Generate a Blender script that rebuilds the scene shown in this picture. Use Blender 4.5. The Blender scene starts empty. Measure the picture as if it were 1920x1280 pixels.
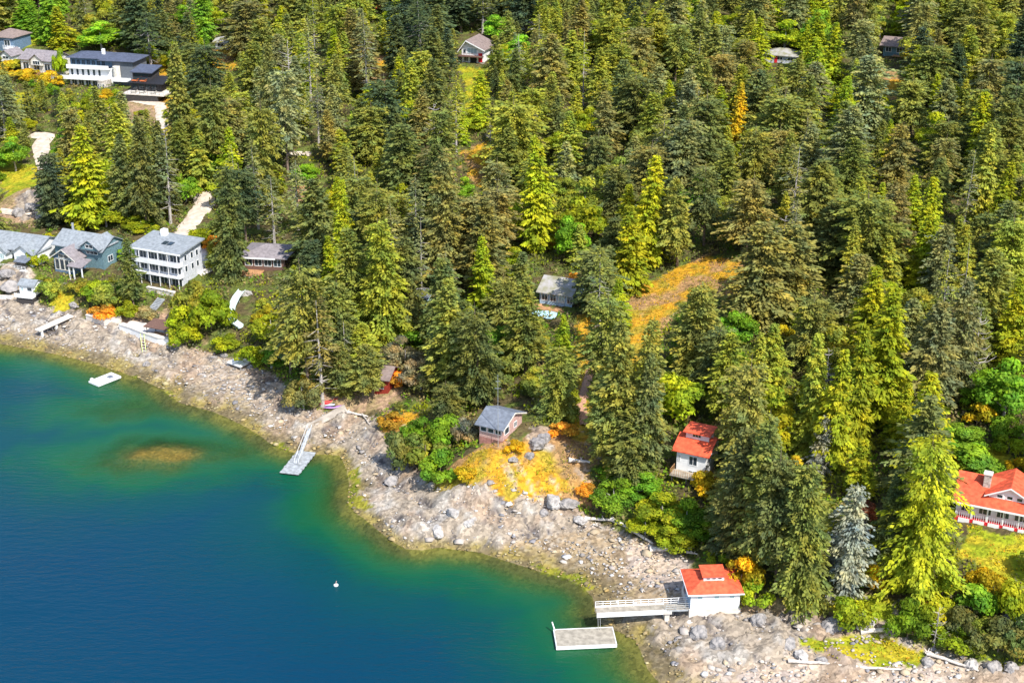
import bpy, math, random
import numpy as np
from mathutils import Vector, Matrix

# ---------------------------------------------------------------- camera, sky, sun, exposure
sc = bpy.context.scene
C = sc.collection
CAMH, PITCH, FPX = 110.0, math.radians(23.0), 2600.0
cam_d = bpy.data.cameras.new('camera')
cam_d.sensor_width = 36.0; cam_d.lens = FPX/1920*36.0
cam_d.clip_start = 1.0; cam_d.clip_end = 6000.0
cam = bpy.data.objects.new('camera', cam_d); C.objects.link(cam)
cam.location = (0, 0, CAMH); cam.rotation_euler = (math.pi/2-PITCH, 0, 0)
sc.camera = cam
SUN_EL, SUN_AZ = math.radians(50), math.radians(-58)          # azimuth measured from +X, towards the camera side
SD = Vector((math.cos(SUN_EL)*math.cos(SUN_AZ), math.cos(SUN_EL)*math.sin(SUN_AZ), math.sin(SUN_EL)))
w = bpy.data.worlds.new('World'); sc.world = w; w.use_nodes = True
nt = w.node_tree; bg = nt.nodes['Background']
sky = nt.nodes.new('ShaderNodeTexSky'); sky.sky_type = 'NISHITA'; sky.sun_disc = False
sky.sun_elevation = SUN_EL; sky.sun_rotation = math.atan2(SD.x, SD.y); sky.altitude = 100
nt.links.new(sky.outputs[0], bg.inputs[0]); bg.inputs[1].default_value = 0.15
sl = bpy.data.lights.new('sun', 'SUN'); sl.energy = 4.0; sl.angle = math.radians(0.5); sl.color = (1.0, 0.96, 0.88)
sun = bpy.data.objects.new('sun', sl); C.objects.link(sun); sun.location = (80, -60, 200)
sun.rotation_euler = (-SD).to_track_quat('-Z', 'Y').to_euler()
sc.view_settings.view_transform = 'Standard'; sc.view_settings.look = 'None'
sc.view_settings.gamma = 1.0; sc.view_settings.exposure = 0.76
sc.cycles.max_bounces = 6; sc.cycles.transparent_max_bounces = 12

# ---------------------------------------------------------------- small maths
rng = np.random.default_rng(7); random.seed(7)
cp, sp_ = math.cos(PITCH), math.sin(PITCH)
def ray(px, py):
    a, b = (px-960)/FPX, (640-py)/FPX
    return np.array([a, cp+b*sp_, -sp_+b*cp])
def at_z(px, py, z=0.0):
    d = ray(px, py); t = (z-CAMH)/d[2]
    return np.array([d[0]*t, d[1]*t])
def project(x, y, z):
    zc = y*cp-(z-CAMH)*sp_; yc = y*sp_+(z-CAMH)*cp
    return 960+FPX*x/zc, 640-FPX*yc/zc
def px_per_m(x, y, z): return FPX/(y*cp-(z-CAMH)*sp_)
def hash2(i, j, s):
    n = (i.astype(np.int64)*374761393+j.astype(np.int64)*668265263+s*1442695041) & 0x7fffffff
    n = ((n ^ (n >> 13))*1274126177) & 0x7fffffff
    return ((n ^ (n >> 16)) & 0xffff)/65535.0
def vnoise(x, y, s=0):
    xi, yi = np.floor(x), np.floor(y); fx, fy = x-xi, y-yi
    fx, fy = fx*fx*(3-2*fx), fy*fy*(3-2*fy)
    a, b, c, d = hash2(xi, yi, s), hash2(xi+1, yi, s), hash2(xi, yi+1, s), hash2(xi+1, yi+1, s)
    return (a*(1-fx)+b*fx)*(1-fy)+(c*(1-fx)+d*fx)*fy
def fbm(x, y, s=0, o=4):
    r, a, t = 0, .5, 0
    for k in range(o): r = r+a*vnoise(x*2**k+k*17.3, y*2**k-k*9.1, s+k); t += a; a *= .5
    return r/t
def ss(a, b, x): t = np.clip((x-a)/(b-a), 0, 1); return t*t*(3-2*t)
def poly_dist(x, y, P):
    best = np.full(x.shape, 1e9)
    for (ax, ay), (bx, by) in zip(P[:-1], P[1:]):
        dx, dy = bx-ax, by-ay; t = np.clip(((x-ax)*dx+(y-ay)*dy)/(dx*dx+dy*dy+1e-9), 0, 1)
        best = np.minimum(best, (x-ax-t*dx)**2+(y-ay-t*dy)**2)
    return np.sqrt(best)
def inside(x, y, P):
    r = np.zeros(x.shape, bool); n = len(P)
    for i in range(n):
        (ax, ay), (bx, by) = P[i], P[(i+1) % n]
        c = ((ay > y) != (by > y)) & (x < (bx-ax)*(y-ay)/(by-ay+1e-12)+ax); r ^= c
    return r

# ---------------------------------------------------------------- lie of the land
SHORE = [(-900,560),(-300,600),(0,645),(60,656),(120,668),(180,684),(250,706),(300,728),(335,755),(400,772),(450,795),(480,812),(505,830),(530,842),(565,853),(600,852),(637,854),(650,880),(654,910),(650,940),(665,960),(700,987),(730,1012),(760,1029),(790,1032),(825,1026),(850,1030),(900,1036),(960,1055),(1000,1068),(1060,1085),(1095,1102),(1112,1122),(1115,1148),(1122,1168),(1150,1180),(1190,1200),(1203,1225),(1212,1252),(1235,1282),(1320,1350),(1600,1420),(2300,1500),(4200,1600)]
BANK = [(-900,490),(-300,520),(0,560),(38,562),(75,572),(130,590),(165,600),(225,604),(300,625),(330,648),(420,668),(480,688),(520,708),(545,738),(555,765),(600,772),(650,776),(700,792),(735,850),(790,884),(800,915),(850,940),(900,945),(1000,950),(1060,960),(1130,985),(1200,1010),(1250,1028),(1292,1048),(1290,1085),(1290,1125),(1320,1150),(1400,1150),(1440,1150),(1500,1165),(1560,1180),(1620,1190),(1700,1200),(1750,1218),(1830,1240),(1920,1252),(2300,1300),(4200,1400)]
SHW = [tuple(at_z(*p, 0.0)) for p in SHORE]
BKW = [tuple(at_z(*p, 2.2)) for p in BANK]
LAND = SHW+[(3500, 3000), (-3500, 3000), (-3500, SHW[0][1])]
UP = BKW+[(3500, 3000), (-3500, 3000), (-3500, BKW[0][1])]
BUMPS = [(940,905,3.0,9),(1010,850,3.0,9),(900,930,1.4,6),(60,420,3,9),(1045,930,1.0,4),(700,800,1.0,5),(1450,1180,1.0,6),(20,520,2.0,5),(1560,1215,.6,6),(740,960,.9,5),(820,985,1.3,5)]
BW = [(*at_z(px, py, 4), h, r) for px, py, h, r in BUMPS]
REEF = [(306,850,.3,2.3),(282,858,1.0,4.5),(235,866,1.3,2.5),(215,774,1.3,2.6),(275,764,1.1,2.0),(432,850,1.0,1.8)]   # pixel, depth of the top, radius
RW = [(*at_z(px, py, -.3), h, r) for px, py, h, r in REEF]
def height(x, y):
    dS = poly_dist(x, y, SHW); land = inside(x, y, LAND)
    dB = poly_dist(x, y, BKW); up = inside(x, y, UP)
    sea = -(0.26*dS+0.9*(1-np.exp(-dS/6)))*(1+.5*(fbm(x/25, y/25, 3)-.5))
    jx, jy = 3*(fbm(x/4, y/4, 5)-.5), 3*(fbm(x/4, y/4, 8)-.5)
    for bx, by, h, r in RW: sea = np.maximum(sea, -h-.30*np.maximum(np.hypot((x-bx+jx)/1.7, y-by+jy)-r, 0)-.7*fbm(x/2.2, y/2.2, 9))
    sea = np.where(dS > 1, np.minimum(sea, -0.32), np.minimum(sea, -.03*dS))
    beach = 2.2*dS/(dS+dB+1e-6)
    hill = 2.2+2.6*(1-np.exp(-dB/5.0))+0.125*dB+2.0*(fbm(x/38, y/38, 11)-.5)*ss(8, 40, dB)+7*(fbm(x/90, y/90, 19)-.5)*ss(20, 90, dB)
    z = np.where(up, hill, np.where(land, beach, np.maximum(sea, -14)))
    for bx, by, h, r in BW: z = z+np.where(land, h*np.exp(-((x-bx)**2+(y-by)**2)/(r*r))*ss(0, 4, dS), 0)
    return z, dS, land, dB, up
GX = np.arange(-300, 301, 1.0); GY = np.arange(90, 760, 1.0)
gx, gy = np.meshgrid(GX, GY); HG = height(gx, gy)[0]
def hz(x, y):
    x = np.clip(np.asarray(x, float)+300, 0, 599.99); y = np.clip(np.asarray(y, float)-90, 0, 668.99)
    i, j = x.astype(int), y.astype(int); a, b = x-i, y-j
    return (HG[j, i]*(1-a)+HG[j, i+1]*a)*(1-b)+(HG[j+1, i]*(1-a)+HG[j+1, i+1]*a)*b
def ground(px, py):
    """where the sight line through a pixel of the photograph meets the land"""
    d = ray(px, py); t = np.arange(120, 800, .25)
    x, y, z = d[0]*t, d[1]*t, CAMH+d[2]*t
    k = np.nonzero(z <= np.maximum(hz(x, y), 0))[0]
    k = k[0] if len(k) else len(t)-1
    return Vector((x[k], y[k], max(float(hz(x[k], y[k])), 0.0)))

# ---------------------------------------------------------------- materials
def mat(name, col, rough=.7, noise=0.0, scale=4.0, col2=None, bump=0.0, metal=0.0, spec=.3, coord='Object'):
    m = bpy.data.materials.new(name); m.use_nodes = True; n = m.node_tree.nodes; l = m.node_tree.links
    b = n['Principled BSDF']; b.inputs['Base Color'].default_value = (*col, 1); b.inputs['Roughness'].default_value = rough
    b.inputs['Metallic'].default_value = metal; b.inputs['Specular IOR Level'].default_value = spec
    if noise or col2 or bump:
        tc = n.new('ShaderNodeTexCoord'); nz = n.new('ShaderNodeTexNoise'); nz.inputs['Scale'].default_value = scale; nz.inputs['Detail'].default_value = 6
        l.new(tc.outputs[coord], nz.inputs['Vector'])
        mx = n.new('ShaderNodeMix'); mx.data_type = 'RGBA'
        c2 = col2 or tuple(c*(1-noise) for c in col); c1 = col if col2 else tuple(min(c*(1+noise*.5), 1) for c in col)
        mx.inputs[6].default_value = (*c1, 1); mx.inputs[7].default_value = (*c2, 1)
        rp = n.new('ShaderNodeMapRange'); rp.inputs[1].default_value = .35; rp.inputs[2].default_value = .65
        l.new(nz.outputs[0], rp.inputs[0]); l.new(rp.outputs[0], mx.inputs[0]); l.new(mx.outputs[2], b.inputs['Base Color'])
        if bump:
            bp = n.new('ShaderNodeBump'); bp.inputs['Strength'].default_value = bump; bp.inputs['Distance'].default_value = .1
            l.new(nz.outputs[0], bp.inputs['Height']); l.new(bp.outputs[0], b.inputs['Normal'])
    return m
def leaf_mat(name, trans=.25):
    """foliage: the plant's own colour (object colour) times the leaf-to-leaf tint stored on the mesh"""
    m = bpy.data.materials.new(name); m.use_nodes = True; n = m.node_tree.nodes; l = m.node_tree.links
    b = n['Principled BSDF']; b.inputs['Roughness'].default_value = .65; b.inputs['Specular IOR Level'].default_value = .12
    oi = n.new('ShaderNodeObjectInfo'); at = n.new('ShaderNodeAttribute'); at.attribute_name = 'tint'
    mx = n.new('ShaderNodeMix'); mx.data_type = 'RGBA'; mx.blend_type = 'MULTIPLY'; mx.inputs[0].default_value = 1
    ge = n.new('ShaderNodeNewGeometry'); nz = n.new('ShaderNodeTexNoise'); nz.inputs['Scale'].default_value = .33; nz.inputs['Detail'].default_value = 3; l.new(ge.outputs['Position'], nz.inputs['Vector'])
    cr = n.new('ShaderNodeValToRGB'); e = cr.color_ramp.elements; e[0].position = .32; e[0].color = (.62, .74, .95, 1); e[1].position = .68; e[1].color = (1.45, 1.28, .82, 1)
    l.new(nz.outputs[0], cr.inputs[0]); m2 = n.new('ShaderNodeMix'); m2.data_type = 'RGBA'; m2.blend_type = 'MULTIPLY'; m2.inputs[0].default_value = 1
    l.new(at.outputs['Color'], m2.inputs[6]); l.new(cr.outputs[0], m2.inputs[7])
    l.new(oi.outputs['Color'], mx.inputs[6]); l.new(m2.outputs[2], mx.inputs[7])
    l.new(mx.outputs[2], b.inputs['Base Color'])
    t = n.new('ShaderNodeBsdfTranslucent'); l.new(mx.outputs[2], t.inputs['Color'])
    s = n.new('ShaderNodeMixShader'); s.inputs[0].default_value = trans
    l.new(b.outputs[0], s.inputs[1]); l.new(t.outputs[0], s.inputs[2]); l.new(s.outputs[0], n['Material Output'].inputs[0])
    return m
def roof_mat(name, col, scale=1.0, streak=.25):
    m = mat(name, col, .75, streak, 1.6*scale); n = m.node_tree.nodes; l = m.node_tree.links; b = n['Principled BSDF']
    wv = n.new('ShaderNodeTexWave'); wv.wave_type = 'BANDS'; wv.bands_direction = 'Z'; wv.inputs['Scale'].default_value = 5*scale; wv.inputs['Distortion'].default_value = .6
    tc = n.new('ShaderNodeTexCoord'); l.new(tc.outputs['Object'], wv.inputs['Vector'])
    bp = n.new('ShaderNodeBump'); bp.inputs['Strength'].default_value = .35; bp.inputs['Distance'].default_value = .08
    l.new(wv.outputs[0], bp.inputs['Height']); l.new(bp.outputs[0], b.inputs['Normal'])
    return m
M = dict(
 white=mat('white_paint', (.80,.80,.80), .55, .1, .8), cream=mat('cream_render', (.78,.74,.66), .7, .12, .7), fascia=mat('white_trim', (.80,.80,.80), .5),
 glass=mat('window_glass', (.03,.045,.06), .08, spec=.8), paleglass=mat('pale_glass', (.35,.47,.5), .1, spec=.7),
 slate=roof_mat('slate_roof', (.085,.10,.15)), grey=roof_mat('pale_grey_shingle', (.27,.295,.32)), midgrey=roof_mat('grey_shingle', (.17,.19,.23)), brown=roof_mat('brown_shingle', (.25,.19,.17)),
 taupe=roof_mat('taupe_shingle', (.26,.23,.24)), red=roof_mat('red_metal_roof', (.74,.115,.05), 1, .32), redpaint=mat('red_paint', (.66,.02,.03), .6, .2), moss=mat('mossy_roof', (.38,.36,.36), .9, 0, .8, (.24,.23,.14), .3),
 teal=mat('teal_siding', (.15,.25,.29), .7, .15), bluegrey=mat('blue_grey_siding', (.14,.22,.32), .7, .15), pink=mat('pink_siding', (.62,.36,.33), .8, .2, 1.2), rust=mat('faded_red_board', (.45,.17,.15), .85, .3, 1.5),
 lightblue=mat('light_blue_grey_paint', (.38,.52,.68), .7, .12), pearl=mat('pearl_siding', (.62,.64,.70), .65, .1), stone=mat('rubble_stone', (.48,.43,.38), .9, .5, 2.5, None, .6), darkwood=mat('dark_stained_wood', (.055,.05,.05), .8, .3),
 wood=mat('cedar_board', (.50,.27,.13), .8, .3, 1.5), deck=mat('weathered_deck', (.36,.32,.26), .85, .3, 1.4, None, .2), greywood=mat('grey_timber', (.36,.38,.40), .85, .35, 1.5, None, .2), drift=mat('driftwood', (.62,.56,.50), .85, .35, 2.0, None, .3),
 concrete=mat('pale_concrete', (.66,.60,.54), .9, .18, .6, None, .1), path=mat('pale_gravel', (.60,.50,.41), .95, .25, .8, None, .2), bark=mat('conifer_bark', (.22,.16,.12), .95, .4, 3.0, None, .4), palebark=mat('pale_bark', (.42,.38,.35), .9, .35, 3.0, None, .3),
 rock=mat('boulder', (.36,.33,.31), .9, 0, 2.2, (.17,.16,.16), 1.0), whiterock=mat('white_lichened_rock', (.52,.49,.46), .9, 0, 2.0, (.26,.24,.23), 1.0), tarp=mat('blue_tarp', (.42,.62,.72), .5, .2, 1.2), black=mat('black_roofing', (.025,.025,.03), .6, .2), steel=mat('galvanised_steel', (.55,.57,.6), .4, metal=.6),
 brownwall=mat('brown_siding', (.16,.09,.07), .8, .3), kred=mat('red_hull', (.62,.03,.03), .35), kblue=mat('pale_blue_hull', (.45,.55,.75), .35), plum=mat('purple_hull', (.25,.1,.35), .4), orange=mat('orange_cushion', (.60,.16,.05), .8, .2), lime=mat('yellow_green_paint', (.62,.72,.25), .6),
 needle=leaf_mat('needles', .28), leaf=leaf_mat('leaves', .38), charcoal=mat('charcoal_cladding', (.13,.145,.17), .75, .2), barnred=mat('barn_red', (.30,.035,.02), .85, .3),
)

for k_, c_ in dict(cream=(.74,.70,.62), teal=(.15,.25,.29), bluegrey=(.14,.22,.32), pink=(.56,.36,.32), rust=(.38,.18,.15), pearl=(.60,.62,.67), lightblue=(.38,.52,.68), barnred=(.30,.035,.02)).items(): M[k_] = roof_mat(k_+'_boards', c_, 1.6, .22)
# ---------------------------------------------------------------- mesh helpers
def mesh_np(name, V, F, m, tint=None, smooth=False):
    """V (n,3), F (m,k) all faces of one size"""
    me = bpy.data.meshes.new(name); V = np.asarray(V, np.float32); F = np.asarray(F, np.int32)
    me.vertices.add(len(V)); me.vertices.foreach_set('co', V.ravel())
    k = F.shape[1]; me.loops.add(F.size); me.loops.foreach_set('vertex_index', F.ravel())
    me.polygons.add(len(F)); me.polygons.foreach_set('loop_start', np.arange(0, F.size, k, dtype=np.int32))
    if smooth: me.polygons.foreach_set('use_smooth', np.ones(len(F), bool))
    me.update(calc_edges=True)
    if tint is not None:
        a = me.attributes.new('tint', 'FLOAT_COLOR', 'POINT'); c = np.ones((len(V), 4), np.float32); c[:, :3] = tint
        a.data.foreach_set('color', c.ravel())
    me.materials.append(m)
    return me
def tag(o, label=None, cat=None, group=None, kind=None):
    if label: o['label'] = label
    if cat: o['category'] = cat
    if group: o['group'] = group
    if kind: o['kind'] = kind
    return o
def link(name, data, parent=None, loc=None):
    o = bpy.data.objects.new(name, data); C.objects.link(o)
    if parent is not None: o.parent = parent
    if loc is not None: o.location = loc
    return o
def thing(name, label, cat, loc=(0,0,0), rz=0, group=None):
    o = bpy.data.objects.new(name, None); C.objects.link(o); o.empty_display_size = .5
    o.location = loc; o.rotation_euler = (0, 0, rz); return tag(o, label, cat, group)
class MB:
    def __init__(s): s.v = []; s.f = []
    def add(s, v, f): k = len(s.v); s.v += [tuple(p) for p in v]; s.f += [tuple(i+k for i in q) for q in f]; return s
    def box(s, x0, x1, y0, y1, z0, z1):
        return s.add([(x0,y0,z0),(x1,y0,z0),(x1,y1,z0),(x0,y1,z0),(x0,y0,z1),(x1,y0,z1),(x1,y1,z1),(x0,y1,z1)],
                     [(3,2,1,0),(4,5,6,7),(0,1,5,4),(1,2,6,5),(2,3,7,6),(3,0,4,7)])
    def slab(s, top, th):
        """a thick plate below a polygon of top points"""
        n = len(top); v = [tuple(p) for p in top]+[(p[0], p[1], p[2]-th) for p in top]
        return s.add(v, [tuple(range(n)), tuple(range(2*n-1, n-1, -1))]+[(i, i+n, (i+1) % n+n, (i+1) % n) for i in range(n)])
    def prism(s, poly, axis, a, b):
        """poly in the plane across axis, extruded from a to b"""
        g = (lambda p, t: (t, p[0], p[1])) if axis == 'x' else ((lambda p, t: (p[0], t, p[1])) if axis == 'y' else (lambda p, t: (p[0], p[1], t)))
        n = len(poly); v = [g(p, a) for p in poly]+[g(p, b) for p in poly]
        return s.add(v, [tuple(range(n)), tuple(range(2*n-1, n-1, -1))]+[(i, i+n, (i+1) % n+n, (i+1) % n) for i in range(n)])
    def tube(s, pts, rads, n=8, cap=True):
        base = len(s.v); P = [Vector(p) for p in pts]
        for i, p in enumerate(P):
            d = (P[min(i+1, len(P)-1)]-P[max(i-1, 0)]).normalized()
            a = d.cross(Vector((0, 0, 1)) if abs(d.z) < .9 else Vector((1, 0, 0))).normalized(); b = d.cross(a)
            r = rads[i] if hasattr(rads, '__len__') else rads
            for k in range(n):
                t = 2*math.pi*k/n; q = p+a*math.cos(t)*r+b*math.sin(t)*r; s.v.append(tuple(q))
        for i in range(len(P)-1):
            for k in range(n):
                s.f.append((base+i*n+k, base+i*n+(k+1) % n, base+(i+1)*n+(k+1) % n, base+(i+1)*n+k))
        if cap: s.f.append(tuple(base+k for k in range(n))[::-1]); s.f.append(tuple(base+(len(P)-1)*n+k for k in range(n)))
        return s
    def mesh(s, name, m):
        me = bpy.data.meshes.new(name); me.from_pydata(s.v, [], s.f); me.update(); me.materials.append(m)
        import bmesh
        bm = bmesh.new(); bm.from_mesh(me); bmesh.ops.recalc_face_normals(bm, faces=bm.faces); bm.to_mesh(me); bm.free()
        return me
    def build(s, name, m, parent=None, loc=None): return link(name, s.mesh(name, m), parent, loc)
# ---------------------------------------------------------------- ground and sea
def world_poly(pts): return [tuple(ground(*p).xy) for p in pts]
ZONES = {
 'meadow': [[(1170,545),(1215,530),(1262,505),(1300,490),(1345,480),(1400,500),(1410,540),(1370,560),(1300,560),(1262,590),(1240,625),(1225,680),(1185,690),(1175,620)],
            [(1085,590),(1118,590),(1112,650),(1105,720),(1110,800),(1120,850),(1115,900),(1105,950),(1040,945),(985,935),(960,950),(940,930),(870,910),(800,925),(830,880),(880,850),(905,835),(985,830),(1030,800),(1075,780),(1085,700)],
            [(865,285),(925,265),(945,330),(900,350),(870,320)], [(395,95),(445,92),(440,130),(395,125)], [(700,110),(730,105),(730,150),(700,150)], [(1000,440),(1060,440),(1060,470),(1000,470)],
            [(715,790),(760,770),(800,790),(790,840),(735,840)], [(270,120),(320,120),(325,200),(290,205)], [(1640,130),(1690,130),(1690,190),(1650,190)], [(1470,520),(1520,515),(1510,560),(1460,560)]],
 'grass': [[(1800,985),(1960,1010),(2000,1120),(1900,1110),(1840,1075),(1790,1040)], [(1500,1200),(1560,1192),(1640,1196),(1720,1215),(1735,1235),(1700,1252),(1620,1245),(1530,1232)], [(1780,830),(1890,840),(1900,875),(1790,880)],
           [(98,545),(145,550),(150,580),(105,585)], [(20,65),(70,65),(75,90),(30,90)], [(0,180),(60,170),(70,200),(0,215)], [(860,125),(915,130),(915,200),(880,200)], [(0,300),(85,310),(70,350),(0,380)], [(1480,1110),(1700,1130),(1650,1170),(1480,1150)], [(1845,1230),(1880,1225),(1890,1245),(1850,1246)]],
 'earth': [[(600,715),(700,700),(760,720),(740,770),(640,778),(590,765)], [(0,330),(100,330),(95,420),(0,425)], [(1390,1110),(1480,1125),(1640,1120),(1670,1160),(1560,1165),(1400,1150)], [(150,590),(330,585),(400,640),(320,645),(160,610)], [(180,180),(330,180),(330,240),(180,230)], [(1270,880),(1340,870),(1340,900),(1280,905)]],
 'algae': [[(1005,1062),(1050,1070),(1095,1090),(1118,1112),(1090,1112),(1040,1095)], [(640,870),(662,885),(672,930),(690,965),(665,962),(648,925)], [(500,828),(560,850),(540,856),(480,822)], [(190,690),(320,735),(330,755),(240,712)]],
 'rock': [[(480,770),(545,770),(600,775),(700,790),(735,850),(800,900),(850,950),(1000,955),(1060,960),(1110,975),(1060,1005),(960,1040),(840,1040),(760,1035),(690,985),(650,945),(655,900),(640,850),(560,855),(500,830)],
          [(0,500),(60,490),(80,575),(200,600),(320,640),(420,680),(300,690),(150,650),(0,610)], [(790,915),(850,915),(920,935),(930,950),(850,955)], [(985,810),(1035,805),(1040,850),(990,850)], [(1240,1150),(1320,1150),(1400,1145),(1500,1150),(1640,1180),(1700,1200),(1500,1200),(1480,1240),(1340,1250),(1230,1230),(1200,1190)],
          [(1620,1130),(1680,1140),(1690,1185),(1610,1185)], [(20,380),(90,355),(90,400),(30,420)]],
 'gravel': [[(1030,1000),(1100,985),(1165,1000),(1290,1050),(1290,1110),(1220,1140),(1125,1140),(1100,1100),(1000,1060),(930,1045),(980,1020)]],
 'sand': [[(1220,1260),(1400,1252),(1500,1245),(1700,1250),(1900,1255),(2300,1290),(2300,1400),(1300,1400)], [(1165,1010),(1290,1050),(1290,1110),(1180,1080)]],
}
ZW = {k: [world_poly(p) for p in v] for k, v in ZONES.items()}
def axis(lo, hi, a, b, step, grow=1.09):
    m = list(np.arange(a, b+1e-6, step)); s = step
    while m[-1] < hi: s *= grow; m.append(m[-1]+s)
    s = step; l = []
    x = a
    while x > lo: s *= grow; x -= s; l.append(x)
    return np.array(l[::-1]+m)
AX = axis(-1800, 1800, -128, 124, .5); AY = axis(20, 3200, 118, 318, .5, 1.015)
X, Y = np.meshgrid(AX, AY); Xf, Yf = X.ravel(), Y.ravel()
Z, dS, land, dB, up = height(Xf, Yf)
wx, wy = Xf+2.6*(fbm(Xf/3.5, Yf/3.5, 31)-.5)*2, Yf+2.6*(fbm(Xf/3.5, Yf/3.5, 37)-.5)*2
def zone(k):
    r = np.zeros(Xf.shape, bool)
    for P in ZW[k]: r |= inside(wx, wy, P)
    return r
zr, zm, zg, ze, zs = zone('rock'), zone('meadow'), zone('grass'), zone('earth'), zone('sand')
n1, n2, n3, n4 = fbm(Xf/1.3, Yf/1.3, 41), fbm(Xf/6, Yf/6, 43), fbm(Xf/.6, Yf/.6, 47, 2), fbm(Xf/2.5, Yf/2.5, 53)
shore_band = land & ~up
bedding = fbm((Xf*.8+Yf*.5)/1.1, (Xf*-.5+Yf*.8)/4.5, 59)           # layered grain of the rock
ridge = 1-np.abs(2*bedding-1)
rocky = ((zr & land & ~zg & ~zone('gravel')) | (shore_band & (n2 > .60) & ~zg & ~zone('gravel'))).astype(float)*ss(.2, 2.5, dS)
rw = rocky
Z = Z+rw*(1.5*(ridge-.62)+.9*(n1-.5)+.9*(n4-.5))*np.where(up, .75, 1)+np.where(land, .25*(n1-.5)+.10*(n3-.5), 0)*ss(0, 3, dS)
Z = Z+np.where(land & ~zr & up, .5*(n1-.5), 0)
Z = np.where(~land, np.minimum(Z+ss(1, 5, dS)*1.3*(n4-.5)+.3*(n1-.5), -.03), np.maximum(Z, .02*np.minimum(dS, 1)))
def L(c): return np.array(c)[None, :]
def mixc(a, b, t): return a+(b-a)*np.clip(t, 0, 1)[:, None]
col = mixc(L((.14,.11,.05))+0*Xf[:, None], L((.16,.20,.04)), ss(.4, .65, n4))              # forest floor
beach = mixc(mixc(L((.60,.47,.35))+0*Xf[:, None], L((.38,.30,.23)), ss(.35, .65, n1)), L((.64,.50,.31)), ss(.5, .72, n2))
beach = mixc(beach, L((.56,.52,.48)), ss(.60, .72, n3)*.6)
rockc = mixc(mixc(L((.47,.385,.295))+0*Xf[:, None], L((.17,.15,.145)), ss(.22, .5, 1-ridge+.6*(n1-.5))), L((.60,.55,.49)), ss(.57, .71, n4)*.7)
rockc = mixc(rockc, L((.50,.33,.21)), ss(.56, .7, n2)*.5)
earth = mixc(L((.52,.34,.22))+0*Xf[:, None], L((.36,.27,.13)), ss(.4, .6, n1))
mead = mixc(mixc(L((.72,.38,.03))+0*Xf[:, None], L((.46,.34,.04)), ss(.45, .65, n4)), L((.46,.27,.14)), ss(.50, .62, n2)*.85)
mead = mixc(mead, L((.56,.47,.40)), ss(.62, .70, bedding)*.6*(Yf < 215))
gras = mixc(L((.34,.40,.02))+0*Xf[:, None], L((.56,.46,.03)), ss(.4, .62, n4))
sand = mixc(L((.72,.56,.42))+0*Xf[:, None], L((.62,.50,.42)), ss(.4, .6, n1))
col = np.where(shore_band[:, None], beach, col)
for zz, cc in ((zone('gravel') & land, mixc(mixc(L((.50,.37,.23))+0*Xf[:, None], L((.34,.25,.16)), ss(.4,.65,n1)), L((.58,.50,.40)), ss(.56,.7,n3)*.7)), (ze, earth), (zm, mead), (zg, gras), (zs & shore_band, sand)): col = np.where(zz[:, None], cc, col)
col = mixc(col, rockc, ss(.05, .5, rw))
weed = np.where(land, 1-ss(.2, 1.15, Z+.6*(n1-.5)), 0)
weedc = mixc(L((.20,.155,.07))+0*Xf[:, None], L((.36,.28,.06)), ss(.4, .65, n4))
col = mixc(col, weedc, weed*.88)
col = np.where((zone('algae') & land)[:, None], mixc(L((.20,.23,.02))+0*Xf[:, None], L((.36,.33,.04)), ss(.4, .6, n1)), col)
sea = mixc(mixc(L((.34,.27,.12))+0*Xf[:, None], L((.16,.24,.10)), ss(.5, 2.4, -Z)), L((.10,.10,.08)), ss(.5, .6, n2)*.7)
for bx, by, h, r in RW[1:]: sea = mixc(sea, L((.13,.11,.08)), 1.2*np.exp(-(((Xf-bx)/1.8)**2+(Yf-by)**2)/(r*r*1.6)))
for bx, by, h, r in RW[:1]: sea = mixc(sea, L((.62,.33,.12)), 1.3*np.exp(-(((Xf-bx)/1.6)**2+(Yf-by)**2)/(r*r*2.2))*ss(.3,.5,n1+.15))
col = np.where(land[:, None], col, sea)
ny, nx = X.shape; idx = np.arange(nx*ny).reshape(ny, nx)
F = np.stack([idx[:-1, :-1], idx[:-1, 1:], idx[1:, 1:], idx[1:, :-1]], -1).reshape(-1, 4)
col = np.clip(col*.66, 0, 1)
gm = bpy.data.materials.new('ground_cover'); gm.use_nodes = True; n = gm.node_tree.nodes; l = gm.node_tree.links; b = n['Principled BSDF']
b.inputs['Roughness'].default_value = .9; b.inputs['Specular IOR Level'].default_value = .15
at = n.new('ShaderNodeAttribute'); at.attribute_name = 'tint'; tc = n.new('ShaderNodeTexCoord')
vo = n.new('ShaderNodeTexVoronoi'); vo.inputs['Scale'].default_value = 2.2; nz = n.new('ShaderNodeTexNoise'); nz.inputs['Scale'].default_value = 1.4; nz.inputs['Detail'].default_value = 8; nz.inputs['Roughness'].default_value = .7
l.new(tc.outputs['Object'], vo.inputs['Vector']); l.new(tc.outputs['Object'], nz.inputs['Vector'])
hs = n.new('ShaderNodeSeparateColor'); l.new(vo.outputs['Color'], hs.inputs[0])
ma = n.new('ShaderNodeMath'); ma.operation = 'ADD'; l.new(hs.outputs[0], ma.inputs[0]); l.new(nz.outputs[0], ma.inputs[1])
mr = n.new('ShaderNodeMapRange'); mr.inputs[1].default_value = .35; mr.inputs[2].default_value = 1.35; mr.inputs[3].default_value = .58; mr.inputs[4].default_value = 1.35
l.new(ma.outputs[0], mr.inputs[0])
vm = n.new('ShaderNodeVectorMath'); vm.operation = 'SCALE'; l.new(at.outputs['Color'], vm.inputs[0]); l.new(mr.outputs[0], vm.inputs['Scale']); l.new(vm.outputs[0], b.inputs['Base Color'])
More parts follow.
